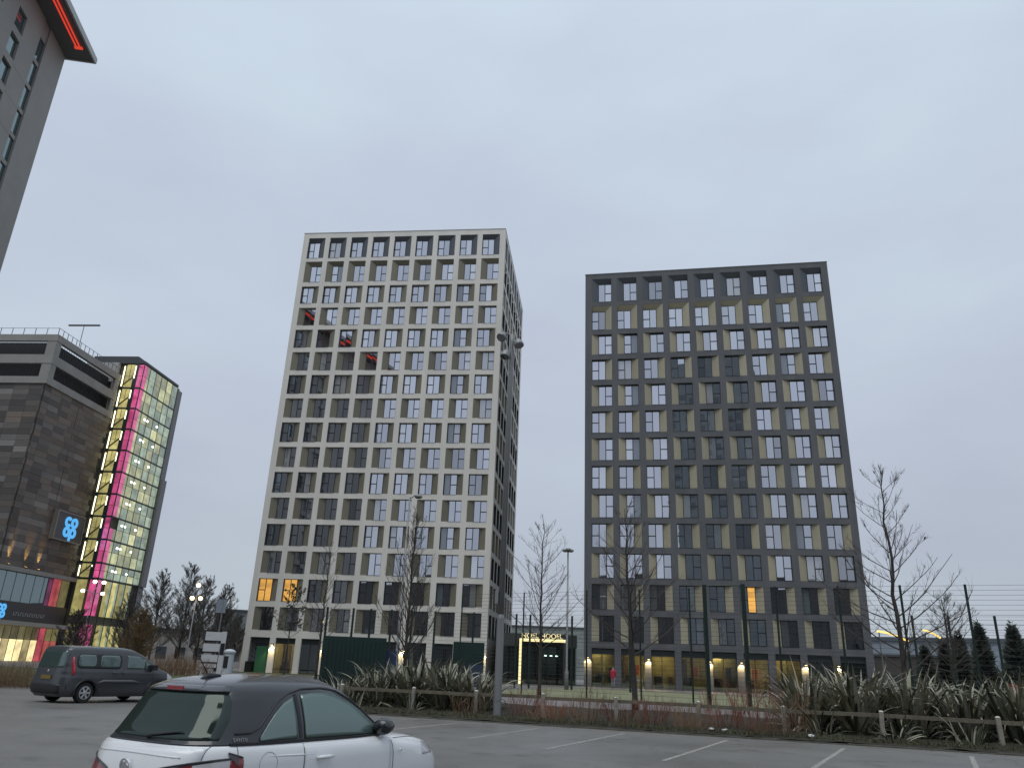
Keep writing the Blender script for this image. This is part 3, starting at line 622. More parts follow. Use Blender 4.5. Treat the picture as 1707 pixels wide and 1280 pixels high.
# ------------------------------------------------------------------ vehicles
def interp(tab, z):                     # monotone smooth interpolation of table rows over the first entry
    if z <= tab[0][0]: return tab[0][1:]
    for i in range(len(tab) - 1):
        a, c = tab[i], tab[i + 1]
        if z <= c[0]:
            t = (z - a[0]) / (c[0] - a[0]); res = []
            p = tab[i - 1] if i > 0 else None; n_ = tab[i + 2] if i + 2 < len(tab) else None
            for k in range(1, len(a)):
                d = (c[k] - a[k]) / (c[0] - a[0])
                m0 = d if p is None else (d + (a[k] - p[k]) / (a[0] - p[0])) / 2
                m1 = d if n_ is None else (d + (n_[k] - c[k]) / (n_[0] - c[0])) / 2
                if p is not None and (a[k] - p[k]) * d <= 0: m0 = 0
                if n_ is not None and (n_[k] - c[k]) * d <= 0: m1 = 0
                h = c[0] - a[0]
                res.append((2 * t ** 3 - 3 * t * t + 1) * a[k] + (t ** 3 - 2 * t * t + t) * h * m0 + (-2 * t ** 3 + 3 * t * t) * c[k] + (t ** 3 - t * t) * h * m1)
            return res
    return tab[-1][1:]
class Shell:
    """car body from stacked plan outlines: rows of z, rear s, front s, half width, squareness"""
    def __init__(s, tab): s.t = tab
    def par(s, z): sr, sf, wd, n = interp(s.t, z); return (sr + sf) / 2, (sf - sr) / 2, wd, n
    def loop(s, z, N=88):
        c, a, wd, n = s.par(z); e = 2. / n; out = []
        for k in range(N):
            t = 2 * math.pi * (k + .5) / N; co, si = math.cos(t), math.sin(t)
            out.append((c + a * math.copysign(abs(co) ** e, co), -wd * math.copysign(abs(si) ** e, si), z))
        return out
    def side(s, x, z, sgn, off=.0):
        c, a, wd, n = s.par(z); u = min(abs((x - c) / a), .9999); return (x, -sgn * (wd * (1 - u ** n) ** (1 / n) + off), z)   # sgn +1 = right hand side (-y)
    def rear(s, y, z, off=.0, front=False):
        c, a, wd, n = s.par(z); u = min(abs(y / wd), .9999); d = a * (1 - u ** n) ** (1 / n) + off; return (c + d if front else c - d, y, z)
    def loft(s, z0, z1, k, cap_top=False, cap_bot=False):
        mb = MB(); N = 88; zs = [z0 + (z1 - z0) * (i / k) for i in range(k + 1)]
        for z in zs: mb.v += s.loop(z, N)
        for i in range(k):
            for j in range(N): mb.f.append((i * N + j, i * N + (j + 1) % N, (i + 1) * N + (j + 1) % N, (i + 1) * N + j)); mb.mi.append(0)
        if cap_top: mb.f.append(tuple(k * N + j for j in range(N))); mb.mi.append(0)
        if cap_bot: mb.f.append(tuple(reversed(range(N)))); mb.mi.append(0)
        return mb
    def patch_side(s, x0, x1, zlo, zhi, sgn, off=.004, nu=16, nv=10, skin=.01):
        mb = MB(); P = []
        for i in range(nu + 1):
            x = x0 + (x1 - x0) * i / nu; lo, hi = zlo(x), zhi(x)
            P.append([s.side(x, lo + (hi - lo) * j / nv, sgn, off) for j in range(nv + 1)])
        mb.grid(P); return mb
    def patch_rear(s, z0, z1, half, off=.004, nu=18, nv=10, front=False, y0f=None):
        mb = MB(); P = []
        for j in range(nv + 1):
            z = z0 + (z1 - z0) * j / nv; h = half(z); l = -h if y0f is None else y0f(z)
            P.append([s.rear(l + (h - l) * i / nu, z, off, front) for i in range(nu + 1)])
        mb.grid(P); return mb
def solid(mb, name, mat, parent, t=.012, smooth=True):
    """gives a surface patch its thickness, toward the inside"""
    me = mb.mesh(name, mat, smooth); o = put(name, me, parent); bm = bmesh.new(); bm.from_mesh(me)
    bmesh.ops.recalc_face_normals(bm, faces=bm.faces); r = bmesh.ops.solidify(bm, geom=bm.faces[:], thickness=t); bmesh.ops.recalc_face_normals(bm, faces=bm.faces)
    bm.to_mesh(me); bm.free()
    if smooth: me.polygons.foreach_set('use_smooth', [True] * len(me.polygons))
    return o
def cut_arches(o, cuts):
    """wheel arches: subtract short cylinders (x, z, r, y0, y1) for good, no helper left behind"""
    for (x, z, r, y0, y1) in cuts:
        cm = MB().lathe([(r, y0), (r, y1)], 32, axis='Y', at=(x, 0, z)).mesh('cut', MATS['tyre_black']); co = put('cut', cm); co.matrix_world = o.matrix_world
        bm = bmesh.new(); bm.from_mesh(cm); bmesh.ops.recalc_face_normals(bm, faces=bm.faces); bm.to_mesh(cm); bm.free()
        co.parent = o.parent
        md = o.modifiers.new('cut', 'BOOLEAN'); md.operation = 'DIFFERENCE'; md.object = co; md.solver = 'EXACT'
        bpy.context.view_layer.update(); dg = bpy.context.evaluated_depsgraph_get()
        me = bpy.data.meshes.new_from_object(o.evaluated_get(dg)); o.modifiers.clear(); o.data = me; bpy.data.objects.remove(co)
m_tyre = M('tyre_black', (.015, .015, .015), .85, bump=.3); m_rimm = M('rim_silver', (.55, .56, .58), .3, metal=.8); m_trimb = M('black_trim', (.015, .016, .018), .45)
m_under = M('underbody', (.01, .01, .01), .9)
def wheel(parent, x, y, r, wd, spokes=7):
    e = bpy.data.objects.new('wheel', None); COL.objects.link(e); e.parent = parent; e.location = (x, y, r); e.empty_display_size = .1
    sg = -1 if y < 0 else 1
    MB().lathe([(r * .62, -wd / 2), (r * .93, -wd / 2), (r, -wd / 2 + .03), (r, wd / 2 - .03), (r * .93, wd / 2), (r * .62, wd / 2)], 30, axis='Y').build('tyre', m_tyre, e, smooth=False)
    rm = MB().lathe([(r * .64, sg * (wd / 2 - .06)), (r * .64, sg * (wd / 2 + .004)), (r * .56, sg * (wd / 2 + .006)), (r * .54, sg * (wd / 2 - .05))], 30, axis='Y')
    for k in range(spokes):
        t = 2 * math.pi * k / spokes; c, s_ = math.cos(t), math.sin(t); yo = sg * (wd / 2 + .002); yi = sg * (wd / 2 - .03)
        def pt(rr, off, yy): return (c * rr - s_ * off, yy, s_ * rr + c * off)
        rm.prism([pt(.04, -.035, yi), pt(.04, .035, yi), pt(r * .58, .045, yi), pt(r * .58, -.045, yi)], [pt(.04, -.03, yo), pt(.04, .03, yo), pt(r * .58, .038, yo), pt(r * .58, -.038, yo)])
    rm.lathe([(.02, sg * (wd / 2 - .02)), (.065, sg * (wd / 2)), (.05, sg * (wd / 2 + .012))], 14, axis='Y')
    rm.build('rim', m_rimm, e, fix=True)
    MB().lathe([(.01, sg * (wd / 2 - .09)), (r * .6, sg * (wd / 2 - .085))], 20, axis='Y').build('brake_disc', m_under, e, fix=True)
def curve_seam(parent, pts, mat, r=.004, name='panel_seam'): MB().tube(pts, r, 4).build(name, mat, parent)

# --- white hatchback with a black roof, in front
m_wpaint = M('white_car_paint', (.74, .755, .77), .28, coat=.6, var=.02, scale=3, spec=.4); m_bpaint = M('black_car_paint', (.012, .014, .018), .22, coat=.5, spec=.5)
m_mist = glass('misted_window', .16, tint=(.8, .95, .9), body=(.068, .10, .092), rough=.22); m_dkgl = glass('rear_window_glass', .08, tint=(.42, .48, .45), body=(.012, .02, .018), rough=.06, fres=True)
m_seam = M('seam_dark', (.05, .05, .055), .7); m_chrome = M('chrome', (.75, .76, .78), .12, metal=1.)
hatch = thing('white_hatchback', 'small white hatchback with black roof parked in the foreground', 'car', (-3.21, 7.73, 0), rad(60.0)); hatch.scale = (1.012, 1.012, 1.0)
BELT = .89
A = Shell([(.16, .05, 3.62, .78, 4.4), (.24, -.08, 3.72, .84, 4.4), (.36, -.13, 3.79, .875, 4.3), (.52, -.15, 3.80, .895, 4.2), (.64, -.14, 3.75, .90, 4.1), (.72, -.125, 3.65, .90, 4.0), (.79, -.105, 3.5, .893, 4.), (.835, -.09, 3.3, .88, 4.), (.87, -.065, 3.08, .862, 4.),
           (BELT, -.04, 2.80, .838, 4.), (.96, .03, 2.68, .815, 4.), (1.07, .10, 2.5, .785, 3.9), (1.19, .17, 2.32, .74, 3.8), (1.29, .225, 2.16, .695, 3.7), (1.365, .29, 2.02, .645, 3.5), (1.415, .42, 1.9, .58, 3.2), (1.452, .68, 1.79, .48, 2.9), (1.475, 1.0, 1.69, .35, 2.5), (1.484, 1.3, 1.58, .12, 2.2)])
body = A.loft(.16, BELT, 40, True, True).build('body', m_wpaint, hatch, smooth=True)
cut_arches(body, [(.62, .30, .36, -1, -.62), (.62, .30, .36, .62, 1), (2.98, .30, .36, -1, -.62), (2.98, .30, .36, .62, 1)])
roof = A.loft(BELT + .002, 1.484, 44, True, True).build('roof', m_bpaint, hatch, smooth=True)
lin = lambda *p: (lambda x: next((a[1] + (c[1] - a[1]) * (x - a[0]) / (c[0] - a[0]) for a, c in zip(p, p[1:]) if x <= c[0]), p[-1][1]))
for sg, nm in ((1, 'r'), (-1, 'l')):
    solid(A.patch_side(.60, 1.06, lambda x: BELT + .035, lin((.60, .945), (.70, 1.06), (.80, 1.155), (.92, 1.24), (1.06, 1.295)), sg, .012), 'quarter_window', m_mist, hatch)
    solid(A.patch_side(1.17, 2.40, lambda x: BELT + .03, lin((1.17, 1.31), (1.35, 1.33), (1.55, 1.325), (1.75, 1.29), (1.95, 1.22), (2.12, 1.135), (2.28, 1.04), (2.40, .95)), sg, .012, nu=26), 'door_window', m_mist, hatch)
    top = lin((.36, .985), (.52, .99), (.60, 1.03), (.70, 1.125), (.84, 1.245), (1.0, 1.32), (1.2, 1.362), (1.5, 1.372), (1.75, 1.345), (2.0, 1.25), (2.2, 1.145), (2.4, 1.01), (2.55, .92))
    MB().tube([A.side(.36 + 2.19 * i / 60, top(.36 + 2.19 * i / 60), sg, .004) for i in range(61)], .011, 5).build('window_surround', m_trimb, hatch)
    MB().tube([A.side(.3 + 2.35 * i / 40, BELT + .012, sg, .004) for i in range(41)], .016, 5).build('belt_moulding', m_trimb, hatch)
    MB().tube([A.side(1.115 - .02 * i / 10, BELT + .03 + .39 * i / 10, sg, -.012) for i in range(11)], .026, 5).build('pillar_trim', m_trimb, hatch)
    dr = solid(A.patch_side(1.12, 2.47, lambda x: .30, lambda x: BELT - .008, sg, .004, nu=22, nv=14), 'door', m_wpaint, hatch, .01)
    curve_seam(dr, [A.side(1.115, .30 + (BELT - .31) * i / 14, sg, .002) for i in range(15)], m_seam); curve_seam(dr, [A.side(2.475 + .03 * math.sin(i / 14 * 3), .30 + (BELT - .31) * i / 14, sg, .002) for i in range(15)], m_seam)
    hp = A.side(1.42, .745, sg, .03)
    MB().tube([A.side(1.28, .745, sg, .006), A.side(1.31, .75, sg, .04), A.side(1.4, .752, sg, .045), A.side(1.5, .75, sg, .03)], [.012, .02, .02, .012], 8).build('handle', m_wpaint, dr, smooth=True)
    mrr = MB(); c0 = Vector(A.side(2.33, .965, sg, .10))
    prof = [(-.10, .03), (-.08, .07), (-.02, .095), (.05, .085), (.11, .055), (.14, .015)]
    base = len(mrr.v); NN = 14
    for dx, r in prof:
        for j in range(NN):
            t = 2 * math.pi * j / NN; mrr.v.append((c0.x + dx, c0.y - sg * .02 + math.cos(t) * r * 1.25, c0.z + .02 + math.sin(t) * r * .95))
    for i in range(len(prof) - 1):
        for j in range(NN): mrr.f.append((i * NN + j, i * NN + (j + 1) % NN, (i + 1) * NN + (j + 1) % NN, (i + 1) * NN + j)); mrr.mi.append(0)
    mrr.f.append(tuple(range(NN))); mrr.mi.append(0); mrr.f.append(tuple((len(prof) - 1) * NN + j for j in range(NN))); mrr.mi.append(0)
    mrr.tube([A.side(2.36, .925, sg, 0), A.side(2.34, .94, sg, .08)], .03, 6)
    mrr.build('mirror', m_bpaint, hatch, smooth=True, fix=True)
    # tail lamp: a wedge that wraps the rear corner and rises to a point on the flank
    tl = MB(); rows = []; NU = 22
    for k in range(NU + 1):
        u = k / NU; zt_ = .665 + .175 * u ** .8; zb_ = .50 + .32 * u ** 1.6; col_ = []
        for j in range(9):
            z = zb_ + (max(zt_, zb_ + .008) - zb_) * j / 8; c, a, wd, n = A.par(z); yb = .93 * wd
            if u < .72: q = A.rear(-sg * (.24 + (yb - .24) * u / .72), z, .012)
            else: xb = A.rear(yb, z, .012)[0]; q = A.side(xb + (.27 - xb) * (u - .72) / .28, z, sg, .012)
            col_.append(q)
        rows.append(col_)
    tl.grid(rows)
    for q in range(len(tl.f)):
        k, j = divmod(q, 8); tl.mi[q] = 2 if j >= 7 or k > 17 else (1 if 11 <= k <= 14 else 0)
    m_tail = M('tail_lamp_red', (.22, .012, .015), .12, coat=1.); m_tclr = M('tail_lamp_clear', (.5, .5, .52), .15, coat=1.); m_tblk = M('tail_lamp_smoked', (.03, .03, .035), .15, coat=1.)
    lo = tl.build('tail_lamp', [m_tail, m_tclr, m_tblk], hatch, smooth=True)
    curve_seam(lo, [r[-1] for r in rows], m_seam, .007, 'lamp_gasket'); curve_seam(lo, rows[0], m_seam, .006, 'lamp_gasket')
    # head lamp
    solid(A.patch_side(3.12, 3.42, lambda x: .66, lin((3.12, .80), (3.3, .775), (3.42, .72)), sg, .006, 10, 6), 'head_lamp', m_tclr, hatch)
    curve_seam(body, [A.side(.36 + .0 * i, .50 + .4 * i / 10, sg, .001) for i in range(11)], m_seam)
    MB().lathe([(.012, 0), (.012, .015), (.006, .02)], 10, axis='Y', at=(2.62, -sg * (A.par(.74)[2] - .002) - (.02 if sg > 0 else 0), .74)).build('side_repeater', m_chrome, hatch)
# fuel flap outline and body crease on the right flank
curve_seam(body, [A.side(.68 + .10 * math.cos(t), .73 + .10 * math.sin(t), 1, .0) for t in [math.pi * 2 * i / 24 for i in range(25)]], M('seam_soft', (.3, .31, .32), .6), .003)
for sg in (1, -1): MB().tube([A.side(.55 + 1.0 * i / 16, .80 - .03 * i / 16, sg, -.004) for i in range(17)], [.002 + .008 * math.sin(math.pi * i / 16) for i in range(17)], 6).build('body_crease', m_wpaint, hatch, smooth=True)
# rear screen, brake light, wiper, tailgate emblem, bonnet line, aerial
solid(A.patch_rear(BELT + .045, 1.325, lin((.9, .70), (1.1, .67), (1.25, .61), (1.325, .55)), .008, 26, 14), 'rear_window', m_dkgl, hatch)
sp = MB(); rows = []
for j in range(7):
    z = 1.335 + .045 * j / 6; hh = .56 - .05 * j / 6; rows.append([A.rear(-hh + 2 * hh * i / 20, z, .03 * (1 - j / 6) + .003) for i in range(21)])
sp.grid(rows); solid(sp, 'roof_spoiler', m_bpaint, hatch, .02)
MB().box(-.012, .004, -.11, .11, -.018, .018).build('brake_light', M('brake_red', (.3, .01, .015), .2, coat=1.), hatch, A.rear(0, 1.348, .032))
MB().tube([A.rear(-.02, .945, .02), A.rear(-.1, .96, .03), A.rear(-.42, 1.0, .03)], [.016, .012, .006], 6).build('rear_wiper', m_trimb, hatch)
solid(A.patch_rear(.40, BELT - .012, lambda z: .68, .005, 18, 12), 'tailgate', m_wpaint, hatch, .01)
for s_ in (-1, 1): curve_seam(hatch, [A.rear(s_ * .685, .44 + (BELT - .42) * i / 10, .002) for i in range(11)], m_seam)
MB().tube([A.rear(-.55 + 1.1 * i / 16, .80 + .012 * math.cos((i - 8) / 8 * 1.5), -.002) for i in range(17)], .012, 6).build('tailgate_crease', m_wpaint, hatch, smooth=True)
em = bpy.data.objects.new('emblem', None); COL.objects.link(em); em.parent = hatch; em.location = A.rear(0, .70, .018); em.rotation_euler = (0, rad(-12), 0)
eb = MB(); ring(eb, 0, 0, .068, .054, -.012, .012); eo = eb.build('emblem_ring', m_chrome, em, rz=-math.pi / 2, fix=True)
MB().prism([(-.012, -.03, -.042), (-.012, .03, -.036), (-.012, .036, .02), (-.012, -.012, .046), (-.012, -.04, .01)], [(.004, -.028, -.04), (.004, .028, -.034), (.004, .034, .018), (.004, -.012, .043), (.004, -.037, .01)]).build('emblem_beast', m_chrome, em)
MB().tube([(.50, 0, 1.415), (.58, 0, 1.455), (.74, 0, 1.46)], [.015, .034, .012], 8).tube([(.58, 0, 1.47), (.42, .02, 1.68)], [.007, .003], 6).build('aerial', m_trimb, hatch, smooth=True)
solid(A.patch_rear(BELT + .04, 1.32, lin((.9, .64), (1.2, .56), (1.32, .48)), .008, 18, 10, front=True), 'windscreen', m_dkgl, hatch)
curve_seam(body, [A.side(2.55 + .75 * i / 12, .86 - .04 * (i / 12) ** 2, 1, .001) for i in range(13)], m_seam, .004, 'bonnet_seam')
pt_ = letters('pillar_lettering', 'SVHTII', .042, M('decal_silver', (.24, .24, .24), .5), hatch, (0, 0, 0), (0, 0, 0), .001, 'LEFT', 1.1)
for v in pt_.data.vertices: v.co = Vector(A.side(.33 + v.co.x, BELT + .035 + v.co.y, 1, .016 + v.co.z))
for x in (.62, 2.98):
    for y in (-.735, .735): wheel(hatch, x, y, .30, .20)
MB().box(.4, 3.3, -.55, .55, .17, .5).build('underbody', m_under, hatch)

# --- dark grey people carrier further left
m_vpaint = M('slate_car_paint', (.045, .049, .055), .3, coat=.5, var=.03, scale=2); m_vgl = glass('van_window_glass', .12, tint=(.8, .95, .9), body=(.03, .05, .048), rough=.05, fres=True)
van = thing('grey_people_carrier', 'dark grey tall people carrier parked at the left by the verge', 'car', (-15.67, 28.60, 0), rad(61.8))
V = Shell([(.2, .12, 4.55, .82, 9), (.34, .02, 4.70, .90, 9), (.55, .0, 4.74, .925, 9), (.8, .02, 4.70, .93, 9), (.93, .03, 4.62, .925, 8), (1.02, .04, 4.47, .92, 8), (1.09, .05, 4.26, .905, 8), (1.15, .06, 4.08, .895, 8), (1.3, .09, 3.80, .87, 9), (1.5, .12, 3.44, .835, 9), (1.66, .15, 3.12, .80, 9), (1.77, .19, 2.85, .755, 8), (1.84, .28, 2.6, .66, 5), (1.87, .5, 2.3, .48, 4)])
vb = V.loft(.2, 1.87, 60, True, True).build('body', m_vpaint, van, smooth=True)
cut_arches(vb, [(.95, .33, .40, -1.1, -.62), (.95, .33, .40, .62, 1.1), (3.83, .33, .40, -1.1, -.62), (3.83, .33, .40, .62, 1.1)])
def rr_win(x0, x1, z0, z1, r):
    lo = lambda x: z0 + (r - math.sqrt(max(r * r - max(r - (x - x0), r - (x1 - x), 0) ** 2, 0))); hi = lambda x: z1 - (r - math.sqrt(max(r * r - max(r - (x - x0), r - (x1 - x), 0) ** 2, 0))); return lo, hi
for sg in (1, -1):
    lo_, hi_ = rr_win(.46, 2.22, 1.13, 1.62, .16); solid(V.patch_side(.46, 2.22, lo_, hi_, sg, .004, 40, 8), 'window_surround', m_trimb, van)
    for a_, b_ in ((.52, 1.2), (1.36, 2.16)):
        lo_, hi_ = rr_win(a_, b_, 1.17, 1.58, .12); solid(V.patch_side(a_, b_, lo_, hi_, sg, .01, 24, 8), 'side_window', m_vgl, van)
    fz = lin((2.4, 1.60), (2.9, 1.58), (3.2, 1.48), (3.55, 1.28), (3.8, 1.155)); solid(V.patch_side(2.46, 3.22, lambda x: 1.14, fz, sg, .008, 20, 8), 'side_window', m_vgl, van); solid(V.patch_side(3.28, 3.74, lambda x: 1.14, lambda x: fz(x) - .01, sg, .008, 14, 8), 'side_window', m_vgl, van)
    MB().tube([V.side(2.34, 1.12 + .5 * i / 8, sg, .002) for i in range(9)], .006, 4).build('panel_seam', m_seam, van)
    curve_seam(van, [V.side(2.32, .4 + .7 * i / 10, sg, .001) for i in range(11)], m_seam); curve_seam(van, [V.side(3.62, .45 + .65 * i / 10, sg, .001) for i in range(11)], m_seam)
    MB().tube([V.side(1.35, .66, sg, .0), V.side(1.55, .72, sg, .02), V.side(2.7, .72, sg, .02), V.side(3.1, .68, sg, .0)], [.02, .05, .05, .02], 8).build('door_moulding', M('moulding_grey', (.1, .105, .115), .5), van, smooth=True)
    MB().tube([V.side(1.85, 1.0, sg, .02), V.side(2.05, 1.0, sg, .02)], .022, 6).tube([V.side(2.25, 1.0, sg, .02), V.side(2.45, 1.0, sg, .02)], .022, 6).build('handle', m_vpaint, van)
    MB().box(-.1, .1, -.13, .13, -.08, .10).build('mirror', m_trimb, van, Vector(V.side(3.5, 1.2, sg, .12)))
    lp = MB(); lp.tube([V.rear(-sg * V.par(z)[2] * .955, z, -.035) for z in [.90 + .075 * i for i in range(9)]], [.03, .06, .065, .065, .06, .055, .05, .045, .02], 10); lp.build('tail_lamp', M('van_tail_red', (.42, .015, .03), .2, coat=1.), van, smooth=True)
    solid(V.patch_side(4.28, 4.58, lambda x: .78, lin((4.28, 1.0), (4.5, .92), (4.58, .86)), sg, .008, 8, 6), 'head_lamp', m_tclr, van)
    for x in (.95, 3.83): MB().tube([(x + .43 * math.cos(t), -sg * (V.par(.4)[2] + .002), .33 + .43 * math.sin(t)) for t in [rad(-10 + 200 * i / 16) for i in range(17)]], .035, 6).build('arch_moulding', m_trimb, van)
    MB().tube([V.side(.5, 1.79, sg, -.1), V.side(1.2, 1.86, sg, -.13), V.side(2.3, 1.83, sg, -.1)], .02, 6).build('roof_rail', m_trimb, van)
solid(V.patch_rear(1.14, 1.70, lin((1.1, .74), (1.5, .68), (1.7, .63)), .008, 18, 8), 'rear_window', m_vgl, van)
MB().box(-.02, .0, -.27, .27, -.06, .06).build('number_plate', M('plate_yellow', (.2, .14, .03), .5), van, V.rear(0, .82, .012))
solid(V.patch_rear(.3, .6, lambda z: .88, .03, 14, 6), 'rear_bumper', m_trimb, van)
MB().lathe([(.01, -.012), (.05, -.008), (.05, 0)], 14, axis='X', at=V.rear(0, 1.02, .004)).build('badge', m_chrome, van)
solid(V.patch_rear(1.17, 1.68, lin((1.1, .78), (1.68, .68)), .008, 16, 8, front=True), 'windscreen', m_vgl, van)
for x in (.95, 3.83):
    for y in (-.80, .80): wheel(van, x, y, .335, .21, 6)
MB().box(.5, 4.2, -.6, .6, .2, .6).build('underbody', m_under, van)

# ------------------------------------------------------------------ knee-rail fence along the planting bed
m_wood = M('weathered_timber', (.27, .25, .21), .85, var=.35, scale=3, stretch=(1, 1, 4), bump=.5, bscale=25); m_woodtop = M('post_cap_pale', (.55, .54, .5), .7); m_railm = M('mossy_rail', (.13, .118, .085), .9, var=.4, scale=4, bump=.5, bscale=20)
kf = thing('knee_rail_fence', 'low timber rail fence along the planting bed', 'fence', KQ(-10, 28.2), RZK)
posts = [(-6.1, 32.0), (-3.28, 31.39), (-.89, 30.67), (1.59, 30.0), (4.09, 28.95), (6.63, 27.75), (9.0, 26.3), (11.58, 25.25), (14.55, 24.2), (17.2, 23.2), (19.8, 22.2), (22.4, 21.2)]
org = KQ(-10, 28.2)
loc = []
for i, (x, y) in enumerate(posts):
    k, q = kq_of(x, y); lx, ly = k + 10, q - 28.2; loc.append((lx, ly)); b = MB(); b.box(-.06, .06, -.06, .06, -.1, .84); b.prism([(-.06, -.06, .84), (.06, -.06, .84), (.06, .06, .84), (-.06, .06, .84)], [(-.03, -.03, .875), (.03, -.03, .875), (.03, .03, .875), (-.03, .03, .875)], 1)
    o = b.build('post', [m_wood, m_woodtop], kf, (lx, ly, .02), random.uniform(-.1, .1)); o.rotation_euler = (random.uniform(-.03, .03), random.uniform(-.05, .05), random.uniform(-.1, .1))
for i in range(len(loc) - 1):
    a, c = Vector(loc[i]), Vector(loc[i + 1]); n = Vector((-(c - a).y, (c - a).x)).normalized() * .05; z0 = .80 + random.uniform(-.02, .02); z1 = .80 + random.uniform(-.02, .02)
    b = MB(); d = (c - a).normalized() * .01
    P = lambda p, s, z: (p.x + n.x * s, p.y + n.y * s, z)
    a2, c2 = a + d, c - d
    b.prism([P(a2, 1.3, z0 - .12), P(a2, 3.6, z0 - .12), P(a2, 3.6, z0 - .01), P(a2, 1.3, z0 - .01)], [P(c2, 1.3, z1 - .12), P(c2, 3.6, z1 - .12), P(c2, 3.6, z1 - .01), P(c2, 1.3, z1 - .01)])
    b.build('rail', m_railm, kf, fix=True)

# ------------------------------------------------------------------ lamp columns
m_galv = M('galvanised_steel', (.24, .25, .255), .5, metal=.35, var=.12, scale=2, stretch=(1, 1, .2)); m_lens = glass('lamp_lens', .25, body=(.03, .03, .03))
fc = thing('floodlight_column', 'tall grey steel column with three floodlights in front of the pale tower', 'lamp post', (-.07, 29.4, 0))
MB().lathe([(.14, 0), (.14, 3.4), (.112, 3.52)], 20).build('base_section', m_galv, fc, smooth=False)
MB().lathe([(.11, 3.52), (.08, 14.4), (.065, 14.75)], 16).build('shaft', m_galv, fc, smooth=True)
MB().box(-.07, .07, -.15, -.136, .6, 1.2).build('access_door', m_galv, fc)
MB().box(-.25, -.13, -.1, .1, 3.9, 4.35).build('junction_box', m_galv, fc)
for i, (x, y, z, rx, ry) in enumerate(((-.42, -.05, 14.62, 35, 25), (.28, -.22, 14.25, 20, -12), (-.25, -.18, 13.75, 10, 12))):
    h = MB().lathe([(.05, .22), (.11, .2), (.17, .08), (.2, -.07), (.2, -.11)], 20).build('floodlight', m_galv, fc, (x, y, z), smooth=True); h.rotation_euler = (rad(-rx), rad(ry), 0)
    MB().lathe([(.19, -.112), (.185, -.125)], 20).build('lens', m_lens, h)
    MB().tube([(x * .3, y * .3, z + .12), (x, y, z + .2)], .04, 8).build('bracket', m_galv, fc)
MB().tube([(-.42, -.05, 14.4), (-.44, -.08, 14.0), (-.3, -.15, 13.9)], .012, 5).build('cable', m_trimb, fc)
def simple_lamp(name, lab, p, h, r0, heads, lit=None, base=None):
    z0 = gz(p.x, p.y) - .05; t = thing(name, lab, 'lamp post', (p.x, p.y, z0)); H_ = h - z0
    MB().lathe([(r0 * 1.7, 0), (r0 * 1.7, 1.2), (r0, 1.35), (r0 * .6, H_)], 12).build('column', m_galv, t, smooth=True)
    for (dx, dy, dzz) in heads:
        if lit:
            ho = MB().lathe([(.03, .15), (.14, .11), (.17, 0), (.12, -.12), (.03, -.15)], 14).build('lamp_head', emission(lit[0], lit[1], lit[2]), t, (dx, dy, H_ + dzz), smooth=True)
        else:
            ho = MB().lathe([(.06, .12), (.18, .08), (.24, 0), (.2, -.08), (.06, -.11)], 14).build('lamp_head', m_galv, t, (dx, dy, H_ + dzz), smooth=True)
            MB().lathe([(.16, -.105), (.05, -.13)], 12).build('lens', m_lens, ho)
        if abs(dx) > .05: MB().tube([(0, 0, H_ - .1), (dx * .6, dy, H_ + dzz + .05), (dx, dy, H_ + dzz + .02)], .035, 6).build('arm', m_galv, t)
    return t
simple_lamp('street_lamp', 'slim grey lamp post in front of the middle of the pale tower', polar(-7.3, 45), 10.9, .075, ((.5, 0, .05),))
simple_lamp('street_lamp', 'slim dark lamp post in the gap between the two towers', polar(4.6, 58), 10.1, .085, ((-.2, 0, 0), (.2, 0, 0), (0, -.15, .05)))
simple_lamp('lit_street_lamp', 'lit street lamp with three globes among the bare trees at left', polar(-21.0, 72), 6.6, .06, ((-.35, 0, -.3), (.35, 0, -.3), (0, 0, .75)), ('amber_globe', (1., .66, .3), 9.))
simple_lamp('lit_street_lamp', 'lit street lamp with four heads before the pink-lit stair tower', polar(-27.2, 84), 7.0, .06, ((-.95, 0, .1), (.95, 0, -.1), (0, 0, .95), (.85, 0, .9)), ('white_globe', (1., .86, .66), 9.))
sgp = polar(-19.25, 66)
sb_ = thing('banner_pole', 'grey pole with a blue-grey banner among the trees at left', 'pole', (sgp.x, sgp.y, .45))
MB().tube([(0, 0, 0), (0, 0, 5.6)], .05, 8).build('pole', m_galv, sb_); MB().box(-.5, .25, -.03, .03, 4.5, 5.5).build('banner', M('banner_blue', (.26, .3, .35), .7), sb_)

# white directory sign and pay machine by the access road
sp_ = polar(-19.45, 58); sn = thing('directory_sign', 'white stacked directory sign on legs left of the pale tower', 'sign', (sp_.x, sp_.y, gz(sp_.x, sp_.y) - .2), rad(19))
m_sgn = M('sign_white', (.55, .56, .57), .45, var=.06, scale=3)
for i, (z0, z1, o) in enumerate(((2.45, 3.0, .1), (1.75, 2.25, 0), (1.1, 1.55, -.05), (.75, .98, -.1))):
    MB().box(-.62 + o * .4, .42 + o * .4, -.06, .06, z0, z1).build('sign_plate', m_sgn, sn); MB().box(-.6 + o * .4, .40 + o * .4, -.05, .05, z0 - .1, z0 - .003).build('plate_shadow_strip', m_trimb, sn)  # black strip under each plate paints in the shadow gap, no real part
MB().box(.44, .75, -.08, .08, .2, 3.05).build('sign_spine', m_sgn, sn); MB().box(.46, .73, -.09, -.082, 1.55, 2.3).build('screen', m_trimb, sn)
for x in (-.6, -.1): MB().box(x, x + .28, -.12, .12, -.1, .7).build('leg', m_sgn, sn)
pp = polar(-18.35, 44); pmch = thing('pay_machine', 'white cylindrical pay machine right of the directory sign', 'machine', (pp.x, pp.y, gz(pp.x, pp.y)))
